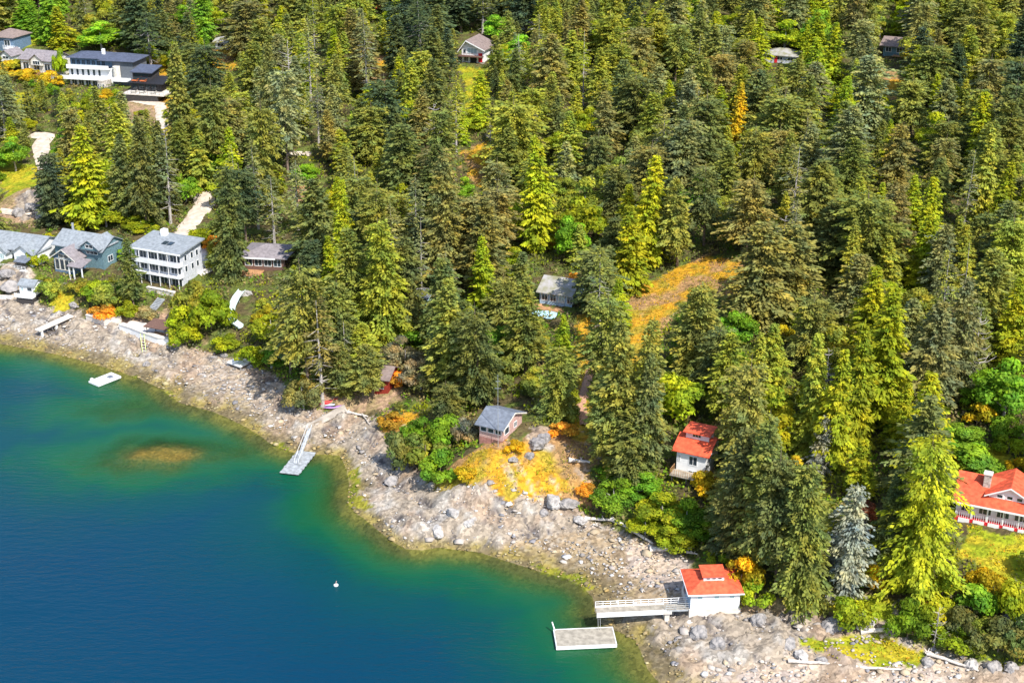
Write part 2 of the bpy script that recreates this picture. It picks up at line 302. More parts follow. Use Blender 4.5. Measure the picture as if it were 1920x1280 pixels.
bp = n.new('ShaderNodeBump'); bp.inputs['Strength'].default_value = .8; bp.inputs['Distance'].default_value = .25; l.new(ma.outputs[0], bp.inputs['Height']); l.new(bp.outputs[0], b.inputs['Normal'])
ground_o = tag(link('ground', mesh_np('ground', np.stack([Xf, Yf, Z], -1), F, gm, col, True)), kind='structure')

# sea: clear over the shallows, its own green to blue body colour where it is deep
WX = axis(-1800, 1800, -130, 60, 1.0, 1.15); WY = axis(-600, 420, 118, 300, 1.0, 1.15)
X2, Y2 = np.meshgrid(WX, WY); xf, yf = X2.ravel(), Y2.ravel(); z2, d2, l2, _, _ = height(xf, yf)
dep = np.where(l2, 0, -z2)
dep = np.maximum(dep+1.2*(fbm(xf/7, yf/7, 61)-.5)*ss(.6, 3, dep)+.9*(fbm(xf/2.5, yf/2.5, 63)-.5)*ss(.6, 3, dep), 0)
wm = bpy.data.materials.new('sea_water'); wm.use_nodes = True; n = wm.node_tree.nodes; l = wm.node_tree.links; b = n['Principled BSDF']
at = n.new('ShaderNodeAttribute'); at.attribute_name = 'tint'; sp = n.new('ShaderNodeSeparateColor'); l.new(at.outputs['Color'], sp.inputs[0])
cr = n.new('ShaderNodeValToRGB'); e = cr.color_ramp.elements
for p_, c_ in ((0, (.09,.12,.035)), (.12, (.02,.105,.028)), (.28, (.003,.075,.036)), (.45, (.0008,.050,.055)), (.70, (.0004,.039,.070)), (1.0, (.0004,.035,.076))):
    q = e.new(p_) if p_ not in (0, 1.0) else e[0 if p_ == 0 else -1]; q.color = (*c_, 1)
l.new(sp.outputs[0], cr.inputs[0]); l.new(cr.outputs[0], b.inputs['Base Color']); b.inputs['Roughness'].default_value = .18; b.inputs['Specular IOR Level'].default_value = .15
tr = n.new('ShaderNodeBsdfTransparent'); tr.inputs[0].default_value = (.80,.86,.62,1)
ar = n.new('ShaderNodeMapRange'); ar.interpolation_type = 'SMOOTHSTEP'; ar.inputs[1].default_value = 0; ar.inputs[2].default_value = .26; ar.inputs[3].default_value = .10
l.new(sp.outputs[0], ar.inputs[0]); mxs = n.new('ShaderNodeMixShader'); l.new(ar.outputs[0], mxs.inputs[0]); l.new(tr.outputs[0], mxs.inputs[1]); l.new(b.outputs[0], mxs.inputs[2]); l.new(mxs.outputs[0], n['Material Output'].inputs[0])
tc = n.new('ShaderNodeTexCoord'); mp = n.new('ShaderNodeMapping'); mp.inputs['Scale'].default_value = (.35, 1.0, 1); mp.inputs['Rotation'].default_value = (0, 0, .25); l.new(tc.outputs['Object'], mp.inputs[0])
nz = n.new('ShaderNodeTexNoise'); nz.inputs['Scale'].default_value = 1.1; nz.inputs['Detail'].default_value = 5; nz.inputs['Roughness'].default_value = .6; l.new(mp.outputs[0], nz.inputs['Vector'])
wp = n.new('ShaderNodeTexNoise'); wp.inputs['Scale'].default_value = .045; wp.inputs['Detail'].default_value = 3; l.new(mp.outputs[0], wp.inputs['Vector'])
wr = n.new('ShaderNodeMapRange'); wr.inputs[1].default_value = .35; wr.inputs[2].default_value = .65; wr.inputs[3].default_value = .15; wr.inputs[4].default_value = 1.0; l.new(wp.outputs[0], wr.inputs[0])
bp = n.new('ShaderNodeBump'); l.new(wr.outputs[0], bp.inputs['Strength']); bp.inputs['Distance'].default_value = .30; l.new(nz.outputs[0], bp.inputs['Height']); l.new(bp.outputs[0], b.inputs['Normal'])
ny, nx = X2.shape; idx = np.arange(nx*ny).reshape(ny, nx)
F = np.stack([idx[:-1, :-1], idx[:-1, 1:], idx[1:, 1:], idx[1:, :-1]], -1).reshape(-1, 4)
keep = (~l2[F]).any(1)
dn = np.clip(dep/10.0, 0, 1)
water = tag(link('sea', mesh_np('sea', np.stack([xf, yf, 0*xf], -1), F[keep], wm, np.stack([dn]*3, -1), True)), kind='structure')

# paths: thin sheets draped over the ground
def ribbon(name, pts, wid, m, lift=.12):
    P = [ground(*p) for p in pts]; D = []
    for a, b_ in zip(P[:-1], P[1:]):
        k = max(2, int((b_-a).length/1.0)); D += [a.lerp(b_, i/k) for i in range(k)]
    D.append(P[-1]); V = []; Fc = []
    nW = 6
    for i, p in enumerate(D):
        t = (D[min(i+2, len(D)-1)]-D[max(i-2, 0)]); t.z = 0; t.normalize(); s = Vector((-t.y, t.x, 0))
        ww = wid*(1+.25*(float(fbm(np.array([p.x/4]), np.array([p.y/4]), 71)[0])-.5))
        for k in range(nW+1):
            q = p+s*ww*(k/nW-.5); V.append((q.x, q.y, float(hz(q.x, q.y))+lift+(.18 if 0 < k < nW else -.1)))
    for i in range(len(D)-1):
        for k in range(nW): a = i*(nW+1)+k; Fc.append((a, a+1, a+nW+2, a+nW+1))
    return tag(link(name, mesh_np(name, V, Fc, m, None, True)), kind='structure')
ribbon('driveway', [(322,478),(338,450),(352,425),(372,400),(386,382),(378,362)], 5.0, M['path'])
ribbon('driveway', [(88,318),(80,292),(76,272),(88,256),(62,252)], 4.5, M['path'])
ribbon('path', [(240,186),(270,192),(300,196),(304,225),(304,255),(302,285)], 3.2, M['path'])
ribbon('path', [(372,470),(392,480),(388,505),(368,515)], 3.5, M['concrete'])
ribbon('path', [(460,288),(520,290),(585,290)], 2.2, M['path'])
ribbon('path', [(0,396),(40,402),(70,396),(90,380)], 2.0, M['path'])
ribbon('path', [(1096,800),(1090,760),(1100,720),(1108,690)], 1.6, mat('red_earth', (.5,.28,.18), .95, .3))
# ---------------------------------------------------------------- building kit (local frame: x along the front, y into the building)
def frame_at(name, label, cat, Lp, Rp, z=None, group=None, dz=0):
    z = (ground(*Lp).z if z is None else z)+dz
    a, b_ = at_z(*Lp, z), at_z(*Rp, z); d = b_-a
    return thing(name, label, cat, (a[0], a[1], z), math.atan2(d[1], d[0]), group), float(np.hypot(*d))
def obox(mb, side, a, b_, z0, z1, at_, o0, o1):
    if side == 'f': mb.box(a, b_, at_-o1, at_-o0, z0, z1)
    elif side == 'r': mb.box(at_+o0, at_+o1, a, b_, z0, z1)
    elif side == 'l': mb.box(at_-o1, at_-o0, a, b_, z0, z1)
    return mb
def win(root, side, a, b_, z0, z1, at_=0.0, frame='fascia', glass='glass', bars=1, fw=.09, name='window'):
    f = MB(); t = fw
    obox(f, side, a, b_, z0, z0+t, at_, -.02, .07); obox(f, side, a, b_, z1-t, z1, at_, -.02, .07)
    obox(f, side, a, a+t, z0+t, z1-t, at_, -.02, .07); obox(f, side, b_-t, b_, z0+t, z1-t, at_, -.02, .07)
    for k in range(1, bars+1):
        x = a+(b_-a)*k/(bars+1); obox(f, side, x-t*.4, x+t*.4, z0+t, z1-t, at_, .0, .06)
    fo = f.build(name, M[frame], root)
    obox(MB(), side, a+t, b_-t, z0+t, z1-t, at_, -.03, .025).build('pane', M[glass], fo)
    return fo
def gable(mb, x0, x1, y0, y1, z, h, ax='x', ov=.5, th=.18, ovg=None, r=.5):
    g = ov if ovg is None else ovg
    if ax == 'x':
        ym = y0+(y1-y0)*r; sf, sb = h/(ym-y0), h/(y1-ym)
        mb.slab([(x0-g, y0-ov, z-ov*sf+th), (x1+g, y0-ov, z-ov*sf+th), (x1+g, ym, z+h+th), (x0-g, ym, z+h+th)], th)
        mb.slab([(x0-g, ym, z+h+th), (x1+g, ym, z+h+th), (x1+g, y1+ov, z-ov*sb+th), (x0-g, y1+ov, z-ov*sb+th)], th)
    else:
        xm = x0+(x1-x0)*r; sf, sb = h/(xm-x0), h/(x1-xm)
        mb.slab([(x0-ov, y1+g, z-ov*sf+th), (x0-ov, y0-g, z-ov*sf+th), (xm, y0-g, z+h+th), (xm, y1+g, z+h+th)], th)
        mb.slab([(xm, y1+g, z+h+th), (xm, y0-g, z+h+th), (x1+ov, y0-g, z-ov*sb+th), (x1+ov, y1+g, z-ov*sb+th)], th)
    return mb
def gwall(mb, x0, x1, y0, y1, z, h, ax='x', r=.5):
    if ax == 'x': return mb.prism([(y0, z-.002), (y1, z-.002), (y0+(y1-y0)*r, z+h-.01)], 'x', x0, x1)
    return mb.prism([(x0, z-.002), (x1, z-.002), (x0+(x1-x0)*r, z+h-.01)], 'y', y0, y1)
def hip(mb, x0, x1, y0, y1, z, h, ov=.5, th=.16):
    a, b_, c, d = x0-ov, x1+ov, y0-ov, y1+ov; z0 = z+.02; zt = z+h
    if (b_-a) >= (d-c): k = (d-c)/2; r1, r2 = (a+k, (c+d)/2, zt), (b_-k, (c+d)/2, zt)
    else: k = (b_-a)/2; r1, r2 = ((a+b_)/2, c+k, zt), ((a+b_)/2, d-k, zt)
    P = [(a, c, z0), (b_, c, z0), (b_, d, z0), (a, d, z0)]
    if (b_-a) >= (d-c): fs = [[P[0], P[1], r2, r1], [P[1], P[2], r2], [P[2], P[3], r1, r2], [P[3], P[0], r1]]
    else: fs = [[P[0], P[1], r1], [P[1], P[2], r2, r1], [P[2], P[3], r2], [P[3], P[0], r1, r2]]
    for f in fs: mb.slab(f, th)
    return mb
def rail(mb, pts, h=1.0, step=1.2, t=.05, mid=2):
    for a, b_ in zip(pts[:-1], pts[1:]):
        a, b_ = Vector(a), Vector(b_); n_ = max(1, int((b_-a).length/step))
        for i in range(n_+1): p = a.lerp(b_, i/n_); mb.box(p.x-t/2, p.x+t/2, p.y-t/2, p.y+t/2, p.z, p.z+h)
        for k in range(mid+1):
            z = h*(1-k*.35); mb.tube([a+Vector((0, 0, z)), b_+Vector((0, 0, z))], t*.6, 4)
    return mb
def boxp(name, m, root, *c): return MB().box(*c).build(name, M[m], root)
KEEP = []        # parts of the picture where trees stay clear of what the photograph shows
def keep(*poly): HARD.append(poly)
HARD = []
def kr(x0, y0, x1, y1): HARD.append([(x0, y0), (x1, y0), (x1, y1), (x0, y1)])

# boathouse ---------------------------------------------------------------
r, W = frame_at('boathouse', 'small white boathouse with orange-red hipped roof and louvred lantern at the pier head', 'boathouse', (1294,1141), (1386,1138), 3.3)
MB().box(0, W, 0, 5.6, -.05, 2.5).build('wall', M['white'], r); MB().box(-.15, W+.15, -.15, 5.7, -3.2, -.05).build('foundation', M['concrete'], r)
MB().box(-.012, -.002, 0.02, 5.58, -.04, 2.45).build('side_shade_tint', M['lightblue'], r)  # thin blue sheet over the white left wall: its shade painted in as colour
rf = hip(MB(), 0, W, 0, 5.6, 2.5, 1.35, .45).build('roof', M['red'], r)
MB().box(-.5, W+.5, -.52, -.46, 2.32, 2.5).box(-.52, -.46, -.46, 6.0, 2.32, 2.5).build('fascia', M['fascia'], r)
cx = W*.5; ln = MB().box(cx-1.4, cx+1.4, 1.6, 3.9, 3.0, 4.0).build('lantern', M['white'], rf)
MB().slab([(cx-1.65, 1.35, 4.12), (cx+1.65, 1.35, 4.12), (cx+1.65, 4.15, 4.3), (cx-1.65, 4.15, 4.3)], .12).build('lantern_roof', M['red'], rf)
for k in range(3): win(r, 'f', cx-1.1+k*.8, cx-.5+k*.8, 3.5, 3.85, 1.6, bars=0, fw=.06)
for k in (.13, .47, .78): win(r, 'f', W*k, W*k+.75, 1.45, 2.05, 0, bars=0, fw=.07, glass='paleglass')
boxp('door', 'brownwall', r, -.06, -.014, 3.6, 4.6, 0, 2.0)
kr(1262,1052,1392,1150)
# pier and float -----------------------------------------------------------
z = 3.15; a, b_ = at_z(1119,1150,z), at_z(1304,1141,z)
d = b_-a; Lp = float(np.hypot(*d)); r = thing('pier', 'narrow white pier with railings running from the boathouse over the water', 'pier', (a[0], a[1], z), math.atan2(d[1], d[0]))
Lm = Lp*.70
MB().box(0, Lp, 0, 1.5, -.12, 0).build('deck', M['deck'], r)
MB().box(0, Lm, -.12, 0, -.55, .12).box(0, Lm, 1.5, 1.62, -.55, .1).build('beam', M['white'], r)
MB().box(Lm, Lp, -.1, 0, -.2, .02).build('beam', M['greywood'], r)
rail(MB(), [(0, 1.45, 0), (Lp, 1.45, 0)], .95, 1.0, .07).build('railing', M['white'], r)
rail(MB(), [(Lm, .06, 0), (Lp, .06, 0)], .95, 1.1, .06).build('railing', M['greywood'], r)
MB().box(Lm-.1, Lm+.55, .1, 1.4, -3.6, -.56).box(Lm-.35, Lm+.8, -.15, 1.65, -.56, -.12).build('pillar', M['concrete'], r)
MB().tube([(.2, .2, -.5), (.25, -.1, -3.0)], .03, 5).tube([(.5, .2, -.5), (.55, -.1, -3.0)], .03, 5).build('hanging_ladder', M['steel'], r)
kr(1112,1118,1300,1185)
r, W = frame_at('floating_dock', 'large pale wooden float with white edging moored below the white pier', 'float', (1043,1213), (1157,1208), .55)
MB().box(.1, W-.1, .1, 4.0, -.06, .02).build('deck', M['deck'], r)
MB().box(0, W, 0, .12, -.42, .06).box(0, W, 3.98, 4.1, -.42, .06).box(0, .12, .12, 3.98, -.42, .06).box(W-.12, W, .12, 3.98, -.42, .06).build('rim', M['white'], r)
MB().box(.15, W-.15, .15, 3.95, -.8, -.44).build('pontoon', M['black'], r)
MB().tube([(.2, 3.9, 0), (-.15, 4.3, 1.1)], .09, 8).build('mooring_post', M['white'], r)
# grey float, gangway, concrete landing ------------------------------------
r, W = frame_at('floating_dock', 'worn grey plank float at the foot of the narrow gangway', 'float', (525,885), (560,889), .45)
mb = MB(); n_ = 13
for k in range(n_): mb.box(-.08*(k % 3 == 0), W+.1*(k % 2), k*.62, k*.62+.57, -.12, .03*(k % 2))
mb.build('planks', M['greywood'], r); MB().box(.2, W-.2, .2, 7.7, -.6, -.13).build('pontoon', M['black'], r)
pa, pb = at_z(556,868,.65), at_z(581,806,3.0)
d = pb-pa; gl = float(np.hypot(*d)); r = thing('gangway', 'narrow pale gangway sloping from the rocks down to the grey float', 'gangway', (pa[0], pa[1], .65), math.atan2(d[1], d[0])); dz = 2.7
MB().slab([(0, -.32, 0), (gl, -.32, dz), (gl, .32, dz), (0, .32, 0)], .1).build('walkway', M['greywood'], r)
for s in (-.36, .36): rail(MB(), [(0, s, 0), (gl, s, dz)], .7, 1.8, .05, 0).build('handrail', M['white'], r)
ribbon('path', [(586,800),(605,789),(630,777),(648,768)], 1.9, mat('worn_concrete', (.40,.35,.30), .95, .3, .7), .3)
# white raft ----------------------------------------------------------------
r, W = frame_at('swimming_raft', 'small white raft with a dark hatch anchored off the rocky beach', 'raft', (184,722), (227,705), .45)
MB().box(0, W, 0, 3.0, -.35, 0).build('deck', M['white'], r); boxp('hatch', 'midgrey', r, W*.62, W*.82, .8, 2.0, .0, .06)
MB().box(.3, .8, 2.4, 2.9, 0, .45).build('locker', M['white'], r); MB().box(.15, W-.15, .15, 2.85, -.6, -.35).build('pontoon', M['black'], r)
# raft on posts up the beach
p = ground(425,684); r, W = frame_at('beached_raft', 'white wooden raft pulled up on posts at the top of the beach', 'raft', (425,678), (450,687), p.z+.9)
MB().box(0, W, 0, 3.2, -.25, 0).build('deck', M['white'], r)
for x, y in ((.2, .2), (W-.3, .2), (.2, 2.8), (W-.3, 2.8)): MB().box(x, x+.14, y, y+.14, -1.8, -.25).build('post', M['greywood'], r)
kr(420,662,460,690)

# pink cabin -----------------------------------------------------------------
r, W = frame_at('cabin', 'pink board cabin with grey gabled roof standing on the golden bluff', 'cabin', (899,826), (943,837), None, dz=.7)
D = 6.4; MB().box(0, W, 0, D, -.8, 3.3).add([], []).build('wall', M['pink'], r)
gwall(MB(), .01, W-.01, 0, D, 3.3, 1.3).build('gable_wall', M['pink'], r)
MB().box(-.014, W+.014, -.014, D+.014, -1.5, .9).build('lower_wall', M['rust'], r); rf = gable(MB(), 0, W, 0, D, 3.3, 1.3, 'x', .7, .16, .5).build('roof', M['midgrey'], r)
gable(MB(), W+.5, W+.56, 0, D, 3.22, 1.3, 'x', .72, .2, 0).build('barge_board', M['cream'], rf)
for k in range(3): win(r, 'f', W*(.05+.31*k), W*(.05+.31*k)+W*.27, 1.9, 3.0, 0, bars=0, fw=.08)
win(r, 'r', .5, 2.0, 1.7, 2.9, W, bars=0, fw=.08); win(r, 'r', 3.6, 4.6, 1.7, 2.7, W, bars=1, fw=.08)
boxp('door', 'brownwall', r, W*.6, W*.6+.9, -.05, -.016, -.9, .85)
for x in (.1, W-.3): boxp('pier_post', 'concrete', r, x, x+.3, -.4, -.05, -3.2, -.8)
kr(893,745,990,836)
p = ground(934,838); r = thing('antenna_mast', 'slender pale mast rising in front of the pink cabin', 'mast', p)
MB().tube([(0, 0, -.5), (0, 0, 12.6)], [.06, .03], 6).build('pole', M['steel'], r)
for z, s in ((10.2, .5), (11.4, .35)): MB().box(-s, s, -.03, .03, z, z+.04).build('crossbar', M['steel'], r)
kr(930,700,938,750)

# red roofed cottage in the trees ---------------------------------------------
r, W = frame_at('cottage', 'white cottage with bright red roof and timber deck half hidden among firs', 'cottage', (1268,872), (1322,884), None, dz=1.6)
MB().box(0, W, 0, 6, -2.6, 2.9).build('wall', M['white'], r); gwall(MB(), .01, W-.01, 0, 6, 2.9, 1.3).build('gable_wall', M['white'], r)
rf = gable(MB(), 0, W, 0, 6, 2.9, 1.3, 'x', .55, .16, .7).build('roof', M['red'], r)
dm = MB().box(W*.12, W*.92, 2.2, 4.6, 3.2, 5.1).build('dormer_wall', M['white'], rf)
MB().slab([(W*.05, 1.6, 5.25), (W, 1.6, 5.25), (W, 5.0, 5.5), (W*.05, 5.0, 5.5)], .14).build('dormer_roof', M['red'], rf)
win(r, 'f', W*.35, W*.65, 4.35, 4.95, 2.2, bars=2, fw=.06)
for a, b_, z0, z1 in ((.05,.14,.9,2.0),(.42,.72,.6,2.2),(.42,.75,-1.6,-.3)): win(r, 'f', W*a, W*b_, z0, z1, 0, bars=1)
win(r, 'r', 1, 2.4, .8, 2.0, W)
dk = MB().box(-.3, W+.1, -2.2, -.02, -.75, -.6).build('deck', M['deck'], r)
rail(MB(), [(-.25, -.1, -.6), (-.25, -2.15, -.6), (W+.05, -2.15, -.6), (W+.05, -.1, -.6)], .95, .35, .05, 0).build('railing', M['wood'], dk)
for x in (0, W*.5, W-.15): boxp('deck_post', 'darkwood', r, x, x+.15, -2.1, -1.95, -4.5, -.75)
kr(1258,797,1335,885)

# big red roofed house ----------------------------------------------------------
r, W = frame_at('villa', 'large white villa with orange-red roof, front gable and red base above the lawn', 'villa', (1789,974), (1912,999), None, dz=.0)
D = 8; Wf = W+6
MB().box(0, Wf, .9, D, .6, 3.4).build('wall', M['white'], r); MB().box(-.05, Wf+.05, .0, D+.05, -1.8, .62).build('base_wall', M['redpaint'], r)
rf = gable(MB(), 0, Wf, 0, D, 3.5, 2.4, 'x', .6, .18, .6).build('roof', M['red'], r)
MB().box(-.62, Wf+.6, -.66, -.6, 3.05, 3.32).build('fascia', M['fascia'], r)
for k in range(7):
    x = .5+k*(W/4.4)
    if x+1.5 < Wf: boxp('panel', 'fascia', r, x, x+1.55, -.06, -.002, -.35, .6)
rail(MB(), [(0, .1, .62), (Wf, .1, .62)], .95, .3, .06, 0).build('railing', M['fascia'], r)
for k in range(8): x = k*Wf/7; boxp('porch_post', 'fascia', r, x, x+.16, .03, .19, .63, 3.3)
for k in range(6): win(r, 'f', .6+k*2.45, 2.4+k*2.45, 1.3, 2.9, .9, bars=2)
g0, g1 = W*.46, W*.46+5.6
gw = MB().box(g0, g1, 1.0, 5.2, 3.9, 4.9); gwall(gw, g0, g1, 1.0, 5.2, 4.9, 1.5, 'y').build('front_gable', M['white'], r)
gable(MB(), g0, g1, .9, 6.5, 4.9, 1.5, 'y', .6, .16, .5).build('gable_roof', M['red'], rf)
gable(MB(), g0-.02, g1+.02, .36, .42, 4.8, 1.5, 'y', .6, .22, .0).build('barge_board', M['fascia'], rf)
for a in (.18, .42, .66): win(r, 'f', g0+5.6*a, g0+5.6*a+.9, 4.35, 5.0, 1.0, bars=0)
ch = MB().box(W*.34, W*.34+1.0, 2.2, 3.2, 3.2, 7.0).build('chimney', M['stone'], r)
MB().box(W*.34-.12, W*.34+1.12, 2.08, 3.32, 7.0, 7.18).build('chimney_cap', M['concrete'], ch)
kr(1786,875,1925,1002)

# three storey white house --------------------------------------------------------
r, W = frame_at('house', 'white three storey house with stacked balconies and flat pale roof with dark skylights', 'house', (258,521), (343,536), None)
D = 7.2
MB().box(0, W, 0, D, -1.2, 7.3).build('wall', M['pearl'], r)
rf = MB().slab([(-.8, -1.0, 7.35), (W+.8, -1.0, 7.35), (W+.8, D+.6, 8.3), (-.8, D+.6, 8.3)], .28).build('roof', M['grey'], r)
MB().box(-.85, W+.85, -1.08, -1.01, 7.0, 7.36).build('fascia', M['fascia'], rf)
for x in (W*.46, W*.58): MB().slab([(x, 2.2, 7.85), (x+1.1, 2.2, 7.85), (x+1.1, 3.6, 8.02), (x, 3.6, 8.02)], .12).build('skylight', M['glass'], rf)
boxp('chimney', 'white', r, W*.22, W*.22+1.2, D-1.4, D-.2, 7.2, 9.5)
for lv, (z0, pm) in enumerate(((4.6, 'white'), (2.15, 'white'))):
    bd = MB().box(-.5, W+.5, -1.5, -.01, z0-.15, z0).build('balcony', M['fascia'], r)
    MB().box(-.5, W+.5, -1.55, -1.5, z0-.15, z0+(.95 if lv == 0 else .35)).box(-.55, -.5, -1.5, 0, z0-.15, z0+.9).box(W+.5, W+.55, -1.5, 0, z0-.15, z0+.9).build('parapet', M[pm], bd)
for k in range(6): x = -.3+k*(W+.4)/5; boxp('column', 'fascia', r, x, x+.12, -1.45, -1.33, -1, 7.0)
for z0, z1 in ((5.0, 6.6), (2.4, 4.1), (-.3, 1.6)):
    for k in range(4): win(r, 'f', W*(.04+.245*k), W*(.04+.245*k)+W*.222, z0, z1, 0, bars=2, fw=.07)
for z0 in (5.0, 2.6):
    for y in (1.2, 3.4, 5.2): win(r, 'r', y, y+.9, z0, z0+1.4, W, bars=0)
MB().box(-1, W+1.5, -4.2, -1.6, -2.2, -1.2).build('terrace', M['concrete'], r)
kr(258,440,378,540)
# white garden wall in front
# teal house ------------------------------------------------------------------------
r, W = frame_at('house', 'teal house with pale grey roofs and a tall glazed white framed porch gable', 'house', (107,492), (196,507), None)
D = 7.5
MB().box(0, W, 0, D, -2.5, 4.6).build('wall', M['teal'], r)
gwall(MB(), .01, W-.01, 0, D, 4.6, 2.0).build('gable_wall', M['teal'], r)
rf = gable(MB(), 0, W, 0, D, 4.6, 2.0, 'x', .7, .18, .5).build('roof', M['grey'], r)
gw = MB().box(W*.62, W*.98, -1.0, 3, 4.6, 5.2); gwall(gw, W*.62, W*.98, -1.0, 4, 5.2, 1.6, 'y').build('dormer_wall', M['teal'], r)
gable(MB(), W*.62, W*.98, -1.0, 5, 5.2, 1.6, 'y', .5, .15, .4).build('dormer_roof', M['grey'], rf)
p0, p1 = W*.18, W*.62
po = MB().box(p0, p1, -3.4, 0, -2.5, 3.0); gwall(po, p0, p1, -3.4, 1.5, 3.0, 1.9, 'y'); po.build('porch', M['bluegrey'], r)
gable(MB(), p0, p1, -3.4, 2.5, 3.0, 1.9, 'y', .6, .16, .6).build('porch_roof', M['taupe'], rf)
gable(MB(), p0, p1, -4.06, -4.0, 2.9, 1.9, 'y', .65, .24, 0).build('barge_board', M['cream'], rf)
for k in range(4): w_ = (p1-p0-.6)/4; win(r, 'f', p0+.25+k*(w_+.03), p0+.25+k*(w_+.03)+w_, .0, 2.6, -3.4, 'cream', bars=0, fw=.14)
for k in (1, 2): w_ = (p1-p0)/4; win(r, 'f', p0+k*w_, p0+(k+1)*w_-.1, 2.8, 3.7, -3.4, 'cream', bars=0, fw=.1)
q0, q1 = W*.62, W*.86
MB().slab([(q0-.4, -5.6, 2.2), (q1+.4, -5.6, 2.2), (q1+.4, -2.0, 3.0), (q0-.4, -2.0, 3.0)], .18).build('veranda_roof', M['taupe'], rf)
for x in (q0-.2, q0+1.0, q1+.1): boxp('column', 'fascia', r, x, x+.22, -5.4, -5.18, -3.5, 2.1)
win(r, 'f', W*.03, W*.15, 1.0, 2.4, 0, bars=0); win(r, 'f', W*.03, W*.15, -1.6, -.2, 0, bars=0); win(r, 'f', W*.66, W*.9, 3.3, 4.4, -.0, bars=2)
win(r, 'f', W*.72, W*.88, 5.0, 5.9, -1.0, bars=1); win(r, 'r', 1.5, 3.2, 1.4, 2.8, W)
MB().tube([(.8, 5.5, 4.5), (.8, 5.5, 7.6)], .28, 8).build('chimney', M['steel'], r)
dk = MB().box(q0-1, W+1.5, -7.2, -1.2, -2.4, -2.2).build('deck', M['deck'], r)
rail(MB(), [(q0-1, -7.1, -2.2), (W+1.4, -7.1, -2.2)], .9, 1.0, .07).build('railing', M['greywood'], dk)
kr(104,420,218,516)
# white house at the left edge ---------------------------------------------------------
r, W = frame_at('house', 'white house with light grey roof and twin front gables at the left edge', 'house', (-30,486), (72,500), None)
D = 9
MB().box(0, W, 0, D, -1.5, 3.6).build('wall', M['white'], r); gwall(MB(), .01, W-.01, 0, D, 3.6, 1.9).build('gable_wall', M['white'], r)
rf = gable(MB(), 0, W, 0, D, 3.6, 1.9, 'x', .7, .18, .5).build('roof', M['grey'], r)
for i, (g0, g1, y) in enumerate(((W*.66, W*.98, -1.4), (W*.32, W*.50, -1.2))):
    gw = MB().box(g0, g1, y, 1, -1.5, 3.2+.2*(1-i)); gwall(gw, g0, g1, y, 3, 3.2+.2*(1-i), 1.6-.5*i, 'y').build('front_gable', M['white'], r)
    gable(MB(), g0, g1, y, 4.5, 3.2+.2*(1-i), 1.6-.5*i, 'y', .6, .16, .5).build('gable_roof', M['grey'], rf)
    win(r, 'f', g0+.5, g1-.5, 1.2, 2.6, y, bars=2, glass='paleglass')
for k in (.03, .16, .54): win(r, 'f', W*k, W*k+1.5, 1.0, 2.5, 0, bars=1)
dk = MB().box(0, W*.98, -4.0, -.01, .1, .25).build('deck', M['white'], r)
rail(MB(), [(0, -3.95, .25), (W*.98, -3.95, .25)], 1.0, .9, .06).build('railing', M['fascia'], dk)
MB().slab([(W*.80, -4.4, 2.4), (W*1.02, -4.4, 2.4), (W*1.02, -1.2, 2.9), (W*.80, -1.2, 2.9)], .15).build('veranda_roof', M['midgrey'], rf)
kr(-5,430,82,500)
# beach hut ------------------------------------------------------------------------------
r, W = frame_at('beach_hut', 'tiny white hut with pale grey roof on a deck above the rocks', 'hut', (38,552), (66,555), None, dz=.9)
MB().box(0, W, 0, 2.8, 0, 2.3).build('wall', M['white'], r); gwall(MB(), .01, W-.01, 0, 2.8, 2.3, .8).build('gable_wall', M['white'], r)
gable(MB(), 0, W, 0, 2.8, 2.3, .8, 'x', .35, .12, .3).build('roof', M['grey'], r)
win(r, 'f', W*.5, W*.86, .9, 1.9, 0, bars=0, fw=.1); win(r, 'f', W*.1, W*.3, .9, 1.8, 0, bars=0, glass='paleglass')
dk = MB().box(-.6, W+.1, -1.2, 0, -.2, -.02).build('deck', M['white'], r); MB().box(-.6, W+.1, -1.25, -1.2, -.2, .75).build('parapet', M['white'], dk)
MB().box(-.3, W, -1.0, 2.6, -2.2, -.2).build('base', M['darkwood'], r)
kr(30,520,72,565)
# brown roofed house ---------------------------------------------------------------------
r, W = frame_at('house', 'low house with taupe brown roof and orange timber deck beside tall bare trunks', 'house', (456,502), (535,506), None, dz=.4)
MB().box(0, W, 0, 8, -1.5, 2.7).build('wall', M['brownwall'], r)
rf = hip(MB(), 0, W, 0, 8, 2.7, 1.6, .8).build('roof', M['taupe'], r); MB().box(-.8, W*.8, -.86, -.8, 2.4, 2.74).build('fascia', M['fascia'], rf)
for k in range(4): win(r, 'f', .5+k*2.1, 2.2+k*2.1, .6, 2.2, 0, bars=1)
dk = MB().box(-2.5, W*.5, -3.4, -.01, -.5, -.3).build('deck', M['wood'], r)
rail(MB(), [(-2.4, -3.3, -.3), (W*.5, -3.3, -.3)], .95, .5, .06, 1).build('railing', M['wood'], dk)
for x in (-2.2, 0, W*.4): boxp('deck_post', 'darkwood', r, x, x+.16, -3.2, -3.04, -3.5, -.5)
kr(440,458,535,520)
